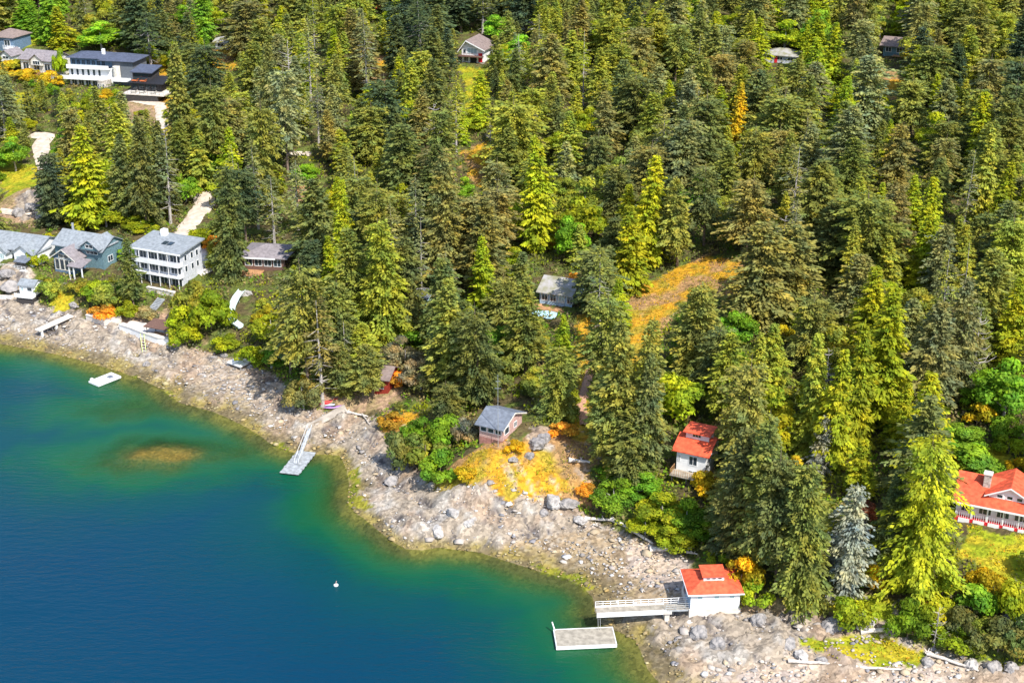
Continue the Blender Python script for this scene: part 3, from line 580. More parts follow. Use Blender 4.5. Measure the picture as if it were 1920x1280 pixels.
# pale mossy house in the trees ------------------------------------------------------------
r, W = frame_at('house', 'pale mossy roofed house with a blue tarpaulin deck deep among the firs', 'house', (1012,566), (1072,575), None, dz=.3)
MB().box(0, W, 0, 7, -1.5, 2.6).build('wall', M['lightblue'], r); gwall(MB(), .01, W-.01, 0, 7, 2.6, 1.7).build('gable_wall', M['pearl'], r)
gable(MB(), 0, W, 0, 7, 2.6, 1.7, 'x', .8, .16, .5).build('roof', M['moss'], r)
for k in range(4): win(r, 'f', .4+k*1.75, 1.7+k*1.75, .5, 2.2, 0, bars=1, glass='paleglass' if k == 2 else 'glass')
dk = MB().box(-1, W*.9, -3.2, -.01, -.5, -.3).build('deck', M['wood'], r)
rail(MB(), [(-1, -3.1, -.3), (W*.9, -3.1, -.3)], .8, .8, .06, 1).build('railing', M['wood'], dk)
tp = MB(); tz = -.1; n_ = 8
for i in range(n_):
    x0 = -2.4+i*(W+1)/n_; x1 = x0+(W+1)/n_; s0, s1 = .35*math.sin(i*1.3), .35*math.sin((i+1)*1.3)
    tp.slab([(x0, -6.2-s0, tz-.35+.1*s0), (x1, -6.2-s1, tz-.35+.1*s1), (x1, -3.6, tz+.25*s1), (x0, -3.6, tz+.25*s0)], .08)
tag(tp.build('tarpaulin', M['tarp'], None, r.location), 'pale blue tarpaulin spread below the mossy roofed house', 'tarpaulin').rotation_euler = r.rotation_euler
kr(1005,518,1088,592)
# chalet ----------------------------------------------------------------------------------
r, W = frame_at('chalet', 'white chalet with steep brown roof, white barge boards and red doorway in the upper woods', 'chalet', (866,116), (907,119), None)
gw = MB().box(0, W, 0, 9, -1.5, 4.2); gwall(gw, 0, W, 0, 9, 4.2, 2.3, 'y', .25).build('wall', M['white'], r)
rf = gable(MB(), 0, W, 0, 9, 4.2, 2.3, 'y', .8, .18, 1.2, .25).build('roof', M['brown'], r)
gable(MB(), 0, W, -1.3, -1.21, 4.05, 2.3, 'y', .85, .28, 0, .25).build('barge_board', M['fascia'], rf)
win(r, 'f', W*.25, W*.7, 2.6, 4.2, 0, bars=2, glass='paleglass'); win(r, 'f', W*.06, W*.2, 2.6, 3.8, 0, bars=0)
boxp('door', 'redpaint', r, W*.76, W*.94, -.06, -.002, .2, 2.9); win(r, 'f', W*.1, W*.3, .2, 1.7, 0, bars=1)
dk = MB().box(-.5, W, -1.8, -.01, 1.9, 2.1).build('balcony', M['brownwall'], r); rail(MB(), [(-.4, -1.7, 2.1), (W*.6, -1.7, 2.1)], .9, .5, .06, 0).build('railing', M['brownwall'], dk)
boxp('cellar_opening', 'black', r, W*.38, W*.68, -.05, -.002, -.6, 1.6)
boxp('terrace', 'concrete', r, -1, W+2, -3.6, -1.9, -2.0, -.9)
kr(860,62,912,124)
# small roofs glimpsed in the woods --------------------------------------------------------
def glimpse(name, label, cat, Lp, Rp, D, h, rh, wall, roof, ax='x', ov=.6, hipped=False, dz=0):
    r, W = frame_at(name, label, cat, Lp, Rp, None, dz=dz)
    wb = MB().box(0, W, 0, D, -2, h)
    if not hipped: gwall(wb, .0, W, 0, D, h, rh, ax)
    wb.build('wall', M[wall], r)
    rf = (hip(MB(), 0, W, 0, D, h, rh, ov) if hipped else gable(MB(), 0, W, 0, D, h, rh, ax, ov, .16)).build('roof', M[roof], r)
    k = max(1, int(W/3))
    for i in range(k): win(r, 'f', W*(i+.2)/k, W*(i+.75)/k, h*.35, h*.8, 0, bars=1)
    return r, W, rf
r, W, rf = glimpse('house', 'long low house with weathered pale grey roof hidden in the upper right woods', 'house', (1432,116), (1492,121), 7, 2.2, 1.5, 'pearl', 'moss', hipped=True); boxp('door', 'redpaint', r, W*.33, W*.42, -.1, -.07, 0, 1.9); kr(1430,94,1494,118)
r, W, rf = glimpse('house', 'teal walled house with reddish brown roofs deep in the upper right woods', 'house', (1655,104), (1696,108), 7, 3.2, 1.5, 'teal', 'brown', ov=1.0); boxp('balcony', 'wood', r, W*.5, W+.4, -2, -.01, .3, .5); kr(1652,76,1698,110)
r, W, rf = glimpse('house', 'small building with plain grey roof behind the bright green maple', 'house', (976,56), (1000,57), 5, 2.2, .9, 'cream', 'taupe'); kr(976,42,1000,53)
r, W, rf = glimpse('shelter', 'small open shelter with orange-red roof near the top edge', 'shelter', (700,28), (716,28), 3, 2.2, .7, 'brownwall', 'red'); kr(697,15,718,28)
r, W, rf = glimpse('cottage', 'small whitewashed cottage glimpsed above an orange grass clearing', 'cottage', (404,92), (426,94), 5, 2.4, 1.1, 'white', 'moss'); kr(402,70,430,128)
r, W, rf = glimpse('barn', 'dark red wooden barn in the shade above the shoreline path', 'barn', (697,738), (728,742), 5, 3.4, 1.2, 'barnred', 'brown')
r, W, rf = glimpse('cabin', 'blue walled cabin almost swallowed by dark firs left of centre', 'cabin', (775,574), (800,576), 4, 2.2, .8, 'lightblue', 'midgrey'); kr(776,562,800,576)
r, W, rf = glimpse('house', 'blue house with pinkish brown hipped roof at the upper left edge', 'house', (-14,92), (26,95), 9, 4.0, 2.0, 'bluegrey', 'brown', hipped=True)
dk = boxp('deck', 'white', r, W*.75, W+2.5, -2.5, -.01, .9, 1.1); rail(MB(), [(W*.75, -2.4, 1.1), (W+2.4, -2.4, 1.1)], .9, .8, .07).build('railing', M['fascia'], dk); kr(-5,60,42,92)
r, W, rf = glimpse('garden_house', 'small white gabled garden house below the blue house', 'garden house', (2,114), (22,116), 5, 2.0, 1.4, 'white', 'taupe', 'y'); kr(-5,94,24,116)
r, W, rf = glimpse('house', 'cream house with taupe roof, central dormer and orange timber ground floor', 'house', (42,140), (102,146), 8, 5.0, 2.0, 'cream', 'taupe')
gw = MB().box(W*.38, W*.72, -.8, 2, 3.4, 5.2); gwall(gw, W*.38, W*.72, -.8, 3, 5.2, 1.5, 'y').build('dormer_wall', M['cream'], r)
gable(MB(), W*.38, W*.72, -.8, 4.5, 5.2, 1.5, 'y', .5, .15, .4).build('dormer_roof', M['taupe'], rf); win(r, 'f', W*.44, W*.66, 3.6, 4.8, -.8, bars=2)
boxp('porch_screen', 'wood', r, W*.5, W*.92, -1.6, -1.5, -.6, 1.6); dk = boxp('deck', 'concrete', r, 0, W, -2.4, -.01, -1.2, -.6); kr(40,92,104,147)
# modern house and cabana ------------------------------------------------------------------
r, W = frame_at('house', 'large modern white house with dark slate roofs, curved balconies and stone tower', 'house', (130,160), (250,166), None)
D = 10
MB().box(0, W*.68, .8, D, -1, 5.4).build('wall', M['white'], r); MB().box(0, W*.72, 2.2, D, 5.4, 8.0).build('upper_wall', M['bluegrey'], r); MB().box(W*.68, W, 1.2, D, -1, 7.6).build('side_wall', M['charcoal'], r)
rf = hip(MB(), 0, W*.56, 2.0, D, 8.0, 1.2, .9).build('roof', M['slate'], r); hip(MB(), W*.52, W, 1.2, D, 7.7, 1.5, .9).build('roof', M['slate'], r)
for z0, x0, x1, y in ((5.4, 0, W*.66, -.4), (2.4, -1.6, W*.6, -1.4), (2.2, W*.7, W*1.0, -.8)):
    bd = MB().box(x0, x1, y, 2.0 if z0 > 5 else .79, z0-.25, z0).build('balcony', M['fascia'], r)
    MB().box(x0, x1, y-.06, y, z0-.25, z0+.95).build('parapet', M['white'], bd)
tw = MB(); tx = W*.56
tw.prism([(tx+2.1*math.cos(t*math.pi/6), -.2+2.1*math.sin(t*math.pi/6)) for t in range(12)], 'z', -2.5, 2.3); tw.build('stone_tower', M['stone'], r)
for k in range(3): win(r, 'f', tx-1.0+k*.75, tx-.5+k*.75, .6, 1.4, -2.25, bars=0, fw=.05)
tw = MB(); tx2 = W*.76; tw.prism([(tx2+1.1*math.cos(t*math.pi/5), .4+1.1*math.sin(t*math.pi/5)) for t in range(10)], 'z', 2.2, 6.2); tw.build('white_turret', M['cream'], r)
for k in range(7): win(r, 'f', .5+k*1.6, 1.6+k*1.6, 5.8, 7.3, 2.2, 'bluegrey', bars=1)
for k in range(6): win(r, 'f', .6+k*1.75, 1.5+k*1.75, 2.9, 4.9, .8, bars=0)
for k in range(4): win(r, 'f', .6+k*2.2, 2.3+k*2.2, -.2, 1.8, .8, bars=1, glass='glass')
MB().box(W*.45, W*.45+.8, 4.5, 5.3, 7.5, 10.2).build('chimney', M['white'], r)
kr(116,97,252,163)
r, W = frame_at('pool_house', 'black pool house with dark flat roofs and long pale terrace beside the modern house', 'pool house', (238,172), (306,176), None, dz=1.5)
D = 6
MB().box(0, W*.85, 2.4, D+2, 0, 2.4).build('lower_wall', M['darkwood'], r); MB().box(0, W*.52, 4.2, D+3, 2.4, 5.0).build('upper_wall', M['darkwood'], r)
MB().slab([(-.4, 3.4, 5.0), (W*.58, 3.4, 5.0), (W*.58, D+4, 5.9), (-.4, D+4, 5.9)], .25).build('roof', M['slate'], r)
MB().slab([(W*.5, .8, 2.5), (W*.98, .8, 2.5), (W*.98, D+1.5, 3.4), (W*.5, D+1.5, 3.4)], .25).slab([(-.2, .8, 2.5), (W*.495, .8, 2.5), (W*.495, 4.2, 2.6), (-.2, 4.2, 2.6)], .2).build('roof', M['black'], r)
for k in range(4): win(r, 'f', .5+k*2.0, 2.2+k*2.0, .2, 2.1, 2.4, 'darkwood', bars=1)
win(r, 'f', .5, W*.45, 2.9, 4.6, 4.2, 'darkwood', bars=3)
tr_ = MB().box(-.5, W+1.0, -1.8, 6.5, -.4, -.02).build('terrace', M['concrete'], r); MB().box(-.3, W*.9, -1.6, 6, -3.2, -.4).build('retaining_wall', M['darkwood'], r)
rail(MB(), [(0, -1.7, 0), (W+.9, -1.7, 0)], .9, 1.2, .05, 1).build('railing', M['darkwood'], tr_)
kr(232,127,308,182)
def sofa(name, label, root, x, y, z, m, cat='lounger'):
    o = thing(name, label, cat, root.matrix_basis @ Vector((x, y, z)), root.rotation_euler.z, 'patio seats by the pool house')
    MB().box(0, 1.9, 0, .75, .18, .36).build('seat', M[m], o); MB().slab([(1.5, 0, .5), (2.1, 0, .85), (2.1, .75, .85), (1.5, .75, .5)], .1).build('backrest', M[m], o)
    for x_ in (.1, 1.6): boxp('leg', 'steel', o, x_, x_+.08, .05, .7, 0, .18)
r.matrix_basis = Matrix.Translation(r.location) @ Matrix.Rotation(r.rotation_euler.z, 4, 'Z')
for lb, x in (('pale lounger nearest the modern house on the pool terrace', 1.5), ('pale lounger in the middle of the pool terrace', 4.2), ('pale lounger at the right end of the pool terrace', 7.4)): sofa('lounger', lb, r, x, -.9, 0, 'cream')
for lb, x in (('orange seat at the left of the pool house roof deck', .8), ('orange seat at the right of the pool house roof deck', 3.4)): sofa('lounger', lb, r, x, 1.6, 2.62, 'orange')
# ---------------------------------------------------------------- walls, ramps, stairs, driftwood, boulders
def strip_wall(name, label, cat, pts, h, th, m, cap='concrete', drop=1.5, z=None):
    P = [ground(*p) for p in pts]; o = thing(name, label, cat, P[0]); D = []
    for a, b_ in zip(P[:-1], P[1:]): D += [a.lerp(b_, i/4) for i in range(4)]
    D.append(P[-1]); zt = (max(p.z for p in P) if z is None else z)+h
    for nm, z0, z1, t, mm in (('wall', -drop-h, -.12, th, m), ('coping', -.12, 0, th+.25, cap)):
        mb = MB(); ring = []
        for i, p in enumerate(D):
            d = D[min(i+1, len(D)-1)]-D[max(i-1, 0)]; d.z = 0; d.normalize(); s = Vector((-d.y, d.x, 0))*t/2
            for q, zz in ((p-s, z0), (p+s, z0), (p+s, z1), (p-s, z1)): ring.append((q.x-P[0].x, q.y-P[0].y, zt+zz-P[0].z))
        fc = []
        for i in range(len(D)-1):
            for k in range(4): fc.append((i*4+k, i*4+(k+1) % 4, i*4+4+(k+1) % 4, i*4+4+k))
        fc += [(3, 2, 1, 0), tuple(len(ring)-4+k for k in range(4))]
        mb.add(ring, fc).build(nm, M[mm], o)
    return o
strip_wall('sea_wall', 'curved pale sea wall bulging out above the left beach', 'sea wall', [(165,600),(180,606),(198,609),(214,607),(226,600)], 1.1, .9, 'concrete')
strip_wall('sea_wall', 'long straight whitewashed sea wall below the brown roofed shelter', 'sea wall', [(228,620),(250,628),(275,638),(300,645),(324,646)], 1.3, 1.0, 'white')
strip_wall('sea_wall', 'low white wall running from the left edge to the beach hut', 'sea wall', [(-40,558),(-10,560),(26,562)], .7, .5, 'white')
strip_wall('garden_wall', 'cream terrace wall below the three storey white house', 'garden wall', [(277,546),(300,550),(328,556)], 1.0, .6, 'cream')
r, W = frame_at('boat_ramp', 'pale concrete boat ramp slab on white posts with dark shadow beneath', 'ramp', (78,618), (138,596), ground(120,612).z+.9)
MB().slab([(-.5, 0, -.1), (W, 0, .5), (W, 1.6, .5), (-.5, 1.6, -.1)], .25).build('slab', M['concrete'], r)
for x in (0, W*.45, W*.9): boxp('post', 'white', r, x, x+.35, .1, .5, -2.6, -.3)
ribbon('terrace', [(236,614),(262,620),(290,630),(316,636)], 3.4, M['concrete'], .5)
r, W = frame_at('shelter', 'open shelter with dark brown roof on the beach terrace', 'shelter', (277,630), (312,636), ground(290,632).z+.75)
MB().slab([(-.4, -.6, 2.3), (W+.4, -.6, 2.3), (W+.2, 3.0, 2.75), (-.2, 3.0, 2.75)], .15).build('roof', M['brownwall'], r)
for x in (0, W-.12):
    for y in (-.2, 2.6): boxp('post', 'darkwood', r, x, x+.12, y, y+.12, -1.2, 2.15)
MB().box(.2, W-.3, .4, 2.2, -.6, .25).build('bench', M['wood'], r)
p = ground(273,680); a = ground(268,640)
r = thing('ladder', 'pale yellow ladder frame leaning from the sea wall to the beach', 'ladder', p)
dv = a+Vector((0, 0, 1.6))-p; mb = MB()
for s in (-.35, .35): mb.tube([(s, 0, -.2), (dv.x+s, dv.y, dv.z)], .07, 6)
mb.build('rail', M['lime'], r); mb = MB()
for k in range(1, 10): q = dv*(k/10); mb.tube([(q.x-.35, q.y, q.z), (q.x+.35, q.y, q.z)], .04, 5)
mb.build('rungs', M['white'], r)
kr(160,588,330,690)
# covered stair running down the green slope
P = [ground(*p) for p in ((455,560),(444,572),(436,590),(433,606),(440,617),(452,621))]
r = thing('slide', 'long curved pale green slide winding down the leafy slope', 'slide', P[0]); D = []
for a, b_ in zip(P[:-1], P[1:]): D += [a.lerp(b_, i/5) for i in range(5)]
D.append(P[-1]); mb = MB(); ring = []; zs_ = np.linspace(P[0].z+1.6, P[-1].z+.8, len(D))
for i, p in enumerate(D):
    d = D[min(i+1, len(D)-1)]-D[max(i-1, 0)]; d.z = 0; d.normalize(); s = Vector((-d.y, d.x, 0))
    for u, v in ((-.75, .45), (-.6, .08), (-.2, -.05), (.2, -.05), (.6, .08), (.75, .45), (.8, .40), (.6, -.1), (0, -.2), (-.6, -.1), (-.8, .40)):
        q = p+s*u; ring.append((q.x-P[0].x, q.y-P[0].y, zs_[i]+v-P[0].z))
mb.add(ring, [(i*11+k, i*11+(k+1) % 11, i*11+11+(k+1) % 11, i*11+11+k) for i in range(len(D)-1) for k in range(11)]).build('chute', mat('pale_green_plastic', (.62,.74,.70), .35, .1), r)
for i in (3, 9, 15, 21):
    if i < len(D): q = D[i]-P[0]; MB().tube([(q.x, q.y, q.z-1), (q.x, q.y, zs_[i]-P[0].z-.18)], .08, 6).build('support_post', M['steel'], r)
keep((425,540),(478,535),(478,600),(455,618),(425,610))
def stairs(label, bot, top, wid, m='greywood', n_=9):
    a, b_ = ground(*bot), ground(*top); d = b_-a; L_ = d.xy.length; r = thing('steps', label, 'steps', a, math.atan2(d.y, d.x)); mb = MB(); rise = max(d.z, 1.5)
    for k in range(n_): mb.box(L_*k/n_, L_*(k+.85)/n_, -wid/2, wid/2, .3+rise*k/n_, .42+rise*k/n_)
    mb.build('treads', M[m], r)
    for s in (-wid/2-.05, wid/2+.05): MB().slab([(0, s-.05, .3), (L_, s-.05, .3+rise), (L_, s+.05, .3+rise), (0, s+.05, .3)], .3).build('stringer', M[m], r)
stairs('reddish wooden steps climbing between firs above the brown roofed house', (570,383), (568,352), 3, 'wood'); kr(560,352,582,384)
stairs('grey wooden steps below the three storey white house', (283,585), (303,566), 1.6); kr(272,560,312,592)
stairs('short grey steps behind the small red barn', (640,700), (652,688), 1.6)
def log(label, a, b_, r0=.28, name='driftwood_log', cat='log', m='drift', roots=False):
    A, B = ground(*a), ground(*b_); o = thing(name, label, cat, A, 0, 'driftwood logs on the shore'); d = B-A; n_ = 7; pts = []; rd = []
    for i in range(n_):
        t = i/(n_-1); q = d*t; j = .12*math.sin(i*2.1+a[0]); g = float(hz(A.x+q.x, A.y+q.y))-A.z
        pts.append((q.x-d.y*j*.1, q.y+d.x*j*.1, max(q.z, g)+r0*.9+.15)); rd.append(r0*(1-.5*t)*(1.35 if i == 0 else 1))
    MB().tube(pts, rd, 9).build('stem', M[m], o)
    s = MB()
    for k in range(3 if not roots else 8):
        t = (.3+.22*k) if not roots else 0; q = Vector(pts[min(int(t*(n_-1)), n_-1)]); an = k*2.4+a[0]
        s.tube([q, q+Vector((math.cos(an)*.5, math.sin(an)*.5, .45+.2*math.sin(an*3)))], [.09, .03], 5)
    s.build('branch_stubs' if not roots else 'roots', M[m], o); return o
log('white driftwood log at the top left of the cove beach', (1097,976), (1150,981)); log('bent silvery driftwood log in the middle of the cove line', (1146,979), (1196,1004), .3)
log('dark edged driftwood log ending the line at the cove', (1178,994), (1224,1024), .3); log('thick pale driftwood log lying level above the boathouse', (1219,1036), (1300,1031), .38)
log('short driftwood stub behind the boathouse roof', (1288,1040), (1308,1043), .2); log('bleached fallen trunk on the golden bluff beside the firs', (1066,868), (1106,872), .34)
log('thick cream log against the small rocky cliff at lower right', (1612,1190), (1666,1187), .42); log('long grey fallen trunk slanting across the lower right grass', (1738,1230), (1834,1262), .26, roots=True)
log('long pale beach log left half below the green strip', (1478,1244), (1600,1254), .22); log('long pale beach log right half below the green strip', (1604,1254), (1692,1260), .2)
log('twisted white driftwood by the landing slab', (652,776), (690,784), .26, roots=True); log('thin driftwood stick leaning below the twisted driftwood', (681,781), (694,800), .14)
log('thin twig-like log on the upper cove gravel', (1112,986), (1128,992), .12)
# boulders
def boulder_mesh(seed, m):
    import bmesh
    bm = bmesh.new(); bmesh.ops.create_icosphere(bm, subdivisions=4, radius=1); r_ = np.random.default_rng(seed); off = r_.uniform(0, 50, 3)
    pl = [(Vector(r_.normal(size=3)).normalized(), r_.uniform(.55, .95)) for _ in range(14)]
    for v in bm.verts:
        n_ = v.co.normalized(); k = 1.0
        for q, dd in pl:
            c = n_.dot(q)
            if c > .05: k = min(k, dd/c)
        u = np.array([n_.x*2.6+off[0]+n_.z]); w_ = np.array([n_.y*2.6+off[1]-n_.z]); k *= .80+.42*float(fbm(u*1.6, w_*1.6, seed)[0])
        v.co = Vector((n_.x*k*1.25, n_.y*k, n_.z*k*.72))
    me = bpy.data.meshes.new('boulder'); bm.to_mesh(me); bm.free(); me.materials.append(M[m]); return me
BM = {k: [boulder_mesh(s+i*7, k) for i in range(3)] for k, s in (('rock', 5), ('whiterock', 50))}
def boulder(px, py, r_, label, k='rock'):
    r_ *= .82; p = ground(px, py); o = link('boulder', random.choice(BM[k])); o.location = (p.x, p.y, p.z+r_*.25); o.scale = (r_, r_, r_*random.uniform(.8, 1.2)); o.rotation_euler = (random.uniform(-.2, .2), random.uniform(-.2, .2), random.uniform(0, 6))
    tag(o, label, 'boulder', 'boulders along the shore')
for a in ((1037,945,1.9,'large pale cracked boulder in the gully below the golden bluff','whiterock'), (1060,950,1.7,'large grey boulder right of the pale cracked one in the gully'), (1075,948,1.1,'smaller brown boulder at the right of the gully pair'),
          (1090,980,1.2,'cream rounded boulder at the left end of the driftwood line','whiterock'), (1190,992,1.0,'white boulder under bushes beside the driftwood line','whiterock'), (1020,965,1.0,'low rock on the gravel below the gully'), (1005,838,2.0,'purple grey rock outcrop on the golden bluff'), (1018,826,1.4,'upper rock of the outcrop on the golden bluff'), (992,858,1.0,'small rock left of the golden bluff outcrop'),
          (962,865,.9,'flat rock set in grass left of the outcrop'), (20,545,2.6,'big brown rock beside the beach hut'), (8,520,2.4,'big brown rock at the left edge above the low wall'), (140,577,1.4,'grey rock on the small lawn above the left beach'), (60,395,2.4,'grey rocky bank at the left above the white house'), (38,402,1.8,'lower rock of the grey bank at the left'), (78,408,1.7,'pale rock at the right of the grey bank','whiterock'), (462,553,1.5,'pale rock beside the top of the slide','whiterock'),
          (735,905,1.5,'dark rock under the round bush on the headland'), (850,965,1.6,'white headland rock at the water side of the bluff','whiterock'), (880,985,1.5,'white rock on the middle of the headland','whiterock'), (820,1000,1.4,'pale rock near the headland tip','whiterock'), (1480,1210,1.2,'upright rock at the left of the green strip'), (1505,1236,1.3,'pale rock at the left foot of the green strip','whiterock'), (1540,1240,.9,'small grey rock below the green strip'),
          (1820,1252,1.1,'rounded pale rock right of the grey fallen trunk','whiterock'), (1860,1254,1.5,'large rounded rock at the lower right corner'), (1895,1256,1.3,'rightmost rounded rock at the lower right corner'), (1740,1246,1.0,'flat rock left of the grey fallen trunk'), (420,668,.9,'rock left of the beached raft'), (402,672,.8,'small rock at the left above the beached raft'), (470,690,.8,'rock to the right of the beached raft'),
          (275,685,.9,'dark rock at the ladder foot'), (283,668,1.0,'dark rock behind the ladder foot'), (1620,1165,2.0,'white cliff rock under the lime green bush at lower right','whiterock'), (1560,1178,1.6,'grey cliff rock left of the white one at lower right'), (1420,1170,1.5,'dark ridge rock right of the boathouse'), (1310,1195,1.7,'rock below the boathouse foundation'), (1345,1215,1.5,'low grey rock below the boathouse')):
    boulder(*a)
# kayaks
def kayak(label, a, b_, m):
    A, B = ground(*a), ground(*b_); d = B-A; o = thing('kayak', label, 'kayak', A+Vector((0, 0, .5)), math.atan2(d.y, d.x), 'kayaks stored above the landing slab'); L_ = 3.6; mb = MB(); ring = []
    for i in range(9):
        t = i/8; w_ = .36*math.sin(math.pi*(.04+.92*t))**.7; zz = .25*(2*t-1)**2
        for k in range(8): an = k*math.pi/4; ring.append((t*L_, w_*math.cos(an), zz+.2*w_/.36*math.sin(an)))
    mb.add(ring, [(i*8+k, i*8+(k+1) % 8, i*8+8+(k+1) % 8, i*8+8+k) for i in range(8) for k in range(8)]+[tuple(range(8)), tuple(range(71, 63, -1))]).build('hull', M[m], o)
    MB().prism([(1.8+.45*math.cos(t*math.pi/5), .19*math.sin(t*math.pi/5)) for t in range(10)], 'z', .12, .24).build('cockpit', M['black'], o)
for a in (('red kayak furthest left of the stored kayaks', (600,764), (612,757), 'kred'), ('second red kayak behind the pale blue one', (603,760), (618,752), 'kred'), ('pale blue kayak right of the red ones', (610,768), (624,758), 'kblue'), ('purple kayak nearest the landing slab', (607,772), (622,766), 'plum')): kayak(*a)
kr(596,742,696,790)
# buoy, stump, benches
p = at_z(630,1097,0); r = thing('buoy', 'small pinkish white mooring buoy floating alone in the blue water', 'buoy', (p[0], p[1], 0))
MB().tube([(0, 0, -.25), (0, 0, -.1), (0, 0, .15), (0, 0, .3)], [.15, .33, .33, .1], 12).build('float', M['white'], r); MB().tube([(0, 0, .28), (.1, 0, .75)], .06, 6).build('pick_up_pole', M['pink'], r)
p = ground(1893,1166); r = thing('dead_stump', 'tall split grey dead stump with flared roots at the right edge', 'stump', p); mb = MB()
mb.tube([(0, 0, -.3), (0, 0, .8), (.1, 0, 2.4), (.25, 0, 3.9)], [.9, .5, .28, .08], 8); mb.build('trunk', M['palebark'], r); mb = MB()
for k in range(7): an = k*.9; mb.tube([(math.cos(an)*1.7, math.sin(an)*1.7, -.1), (math.cos(an)*.6, math.sin(an)*.6, .7), (0, 0, 2.0)], [.1, .2, .15], 6)
mb.build('roots', M['palebark'], r)
p = ground(1548,1130); r = thing('bench', 'grey bench on the earth bank at lower right', 'bench', p, .1); boxp('seat', 'greywood', r, 0, 1.5, 0, .45, .4, .46); boxp('backrest', 'greywood', r, 0, 1.5, .42, .47, .5, .9)
for x in (.1, 1.3): boxp('leg', 'greywood', r, x, x+.08, .05, .4, 0, .4)
# ---------------------------------------------------------------- plant meshes: many small leaf and needle sprays through each crown
def cards(P, U, W_, ln, wd):
    """diamond sprays: centre P, long axis U, width axis W_"""
    U = U/np.linalg.norm(U, axis=1, keepdims=True); N = np.cross(U, W_); W_ = np.cross(N, U); W_ /= np.linalg.norm(W_, axis=1, keepdims=True)+1e-9
    ln, wd = ln[:, None], wd[:, None]
    V = np.stack([P-U*ln*.5, P+W_*wd*.5-U*ln*.08, P+U*ln*.5, P-W_*wd*.5+U*ln*.05], 1).reshape(-1, 3)
    return V, np.arange(len(V)).reshape(-1, 4)
def tinted(rg, n, amt, hue): 
    t = 1+amt*(rg.random(n)-.5)*2; h = hue*(rg.random(n)-.5)*2
    return np.stack([t*(1+h), t, t*(1-h*.6)], 1)
def conifer(seed, H=28., R=4.0, base=.18, step=.55, nb=6, el0=.25, el1=-.35, sag=.10, size=1.0, power=.85, gaps=.12, hue=.10, lod=1.0, flat=.35, thin=0.0, hang=.25, cut=1.0):
    rg = np.random.default_rng(seed); P = []; U = []; W_ = []; Ls = []; Ws = []; Ts = []
    zb = H*base; z = zb; lean = rg.normal(0, .02, 2); ph = rg.uniform(0, 6.28, 4); stubs = []
    while z < (H-.2)*cut:
        t = (z-zb)/(H-zb); env = (1-t)**power*min(1, .45+t*3.2)
        k_ = max(3, int(round(nb*(.75+.5*rg.random()))))
        a0 = rg.uniform(0, 6.28)
        for j in range(k_):
            if rg.random() < gaps: continue
            a = a0+6.283*j/k_+rg.normal(0, .25)
            asym = 1+.12*math.sin(z*1.7+ph[3])+.16*math.sin(a+ph[0])+.14*math.sin(2*a+ph[1]+t*3)+.14*math.sin(t*9+ph[2]+a)
            Lb = max(.5, R*env*asym*rg.uniform(.6, 1.18)*(1.25 if rg.random() < .08 else 1)+.25); el = el0*t+el1*(1-t)+rg.normal(0, .08)
            n_ = max(2, int(Lb/(.52*size)/lod)); s = np.linspace(.22 if Lb > 1.5 else .1, 1, n_)
            ca, sa = math.cos(a), math.sin(a)
            cx = lean[0]*z+ca*s*Lb; cy = lean[1]*z+sa*s*Lb; cz = z+s*Lb*math.tan(el)-sag*(s*Lb)**1.6*.5
            bt = tinted(rg, 1, .22, hue)[0]
            reps = 3 if lod <= 1.2 else 2
            for r_ in range(reps):
                side = (-1, 1, 0)[r_]*rg.uniform(.5, 1.1, n_); wdt = .16*Lb*(1.15-s)+.12
                q = np.stack([cx-sa*side*wdt*1.5, cy+ca*side*wdt*1.5, cz+rg.normal(0, .10, n_)*size-abs(side)*.10], 1)
                d = np.stack([ca-sa*side*.9, sa+ca*side*.9, -hang-.25*rg.random(n_)+.3*t], 1)+rg.normal(0, .22, (n_, 3))
                wv = np.stack([-sa+0*s, ca+0*s, rg.normal(0, flat, n_)], 1)+rg.normal(0, .2, (n_, 3))
                P.append(q); U.append(d); W_.append(wv); Ls.append(rg.uniform(.8, 1.35, n_)*size*lod**.5*(1-.25*t)); Ws.append(rg.uniform(.38, .68, n_)*size*lod**.5*(1-.2*t)); Ts.append(bt[None, :]*tinted(rg, n_, .18, .05))
        z += step*(1-.35*t)*rg.uniform(.8, 1.2)*lod**.4
    n_ = 8 if cut == 1.0 else 1; q = np.stack([lean[0]*H+rg.normal(0, .08, n_), lean[1]*H+rg.normal(0, .08, n_), H-1.3+np.linspace(0, 1.5, n_)], 1)
    P.append(q); U.append(np.stack([rg.normal(0, .4, n_), rg.normal(0, .4, n_), np.ones(n_)], 1)); W_.append(rg.normal(size=(n_, 3))); Ls.append(np.full(n_, .8*size)); Ws.append(np.full(n_, .3*size)); Ts.append(np.ones((n_, 3)))
    P, U, W_, Ls, Ws, Ts = map(np.concatenate, (P, U, W_, Ls, Ws, Ts))
    if thin: k = rg.random(len(P)) > thin; P, U, W_, Ls, Ws, Ts = P[k], U[k], W_[k], Ls[k], Ws[k], Ts[k]
    V, F = cards(P, U, W_, Ls, Ws); return V, F, np.repeat(Ts, 4, 0), lean
def trunk_mb(H, r0, lean=(0, 0), seed=0, stubs=14, zb=.2, sl=1.6):
    rg = random.Random(seed); mb = MB(); n_ = 6
    mb.tube([(lean[0]*H*k/n_, lean[1]*H*k/n_, -1.2+(H+.9)*k/n_) for k in range(n_+1)], [r0*(1-.93*k/n_)*(1.25 if k == 0 else 1) for k in range(n_+1)], 7)
    for k in range(stubs):
        z = H*(.10+(zb+.35)*rg.random()); a = rg.random()*6.28; l_ = sl*(.5+rg.random())
        mb.tube([(lean[0]*z, lean[1]*z, z), (math.cos(a)*l_, math.sin(a)*l_, z-.1*l_)], [.07, .02], 4, False)
    return mb
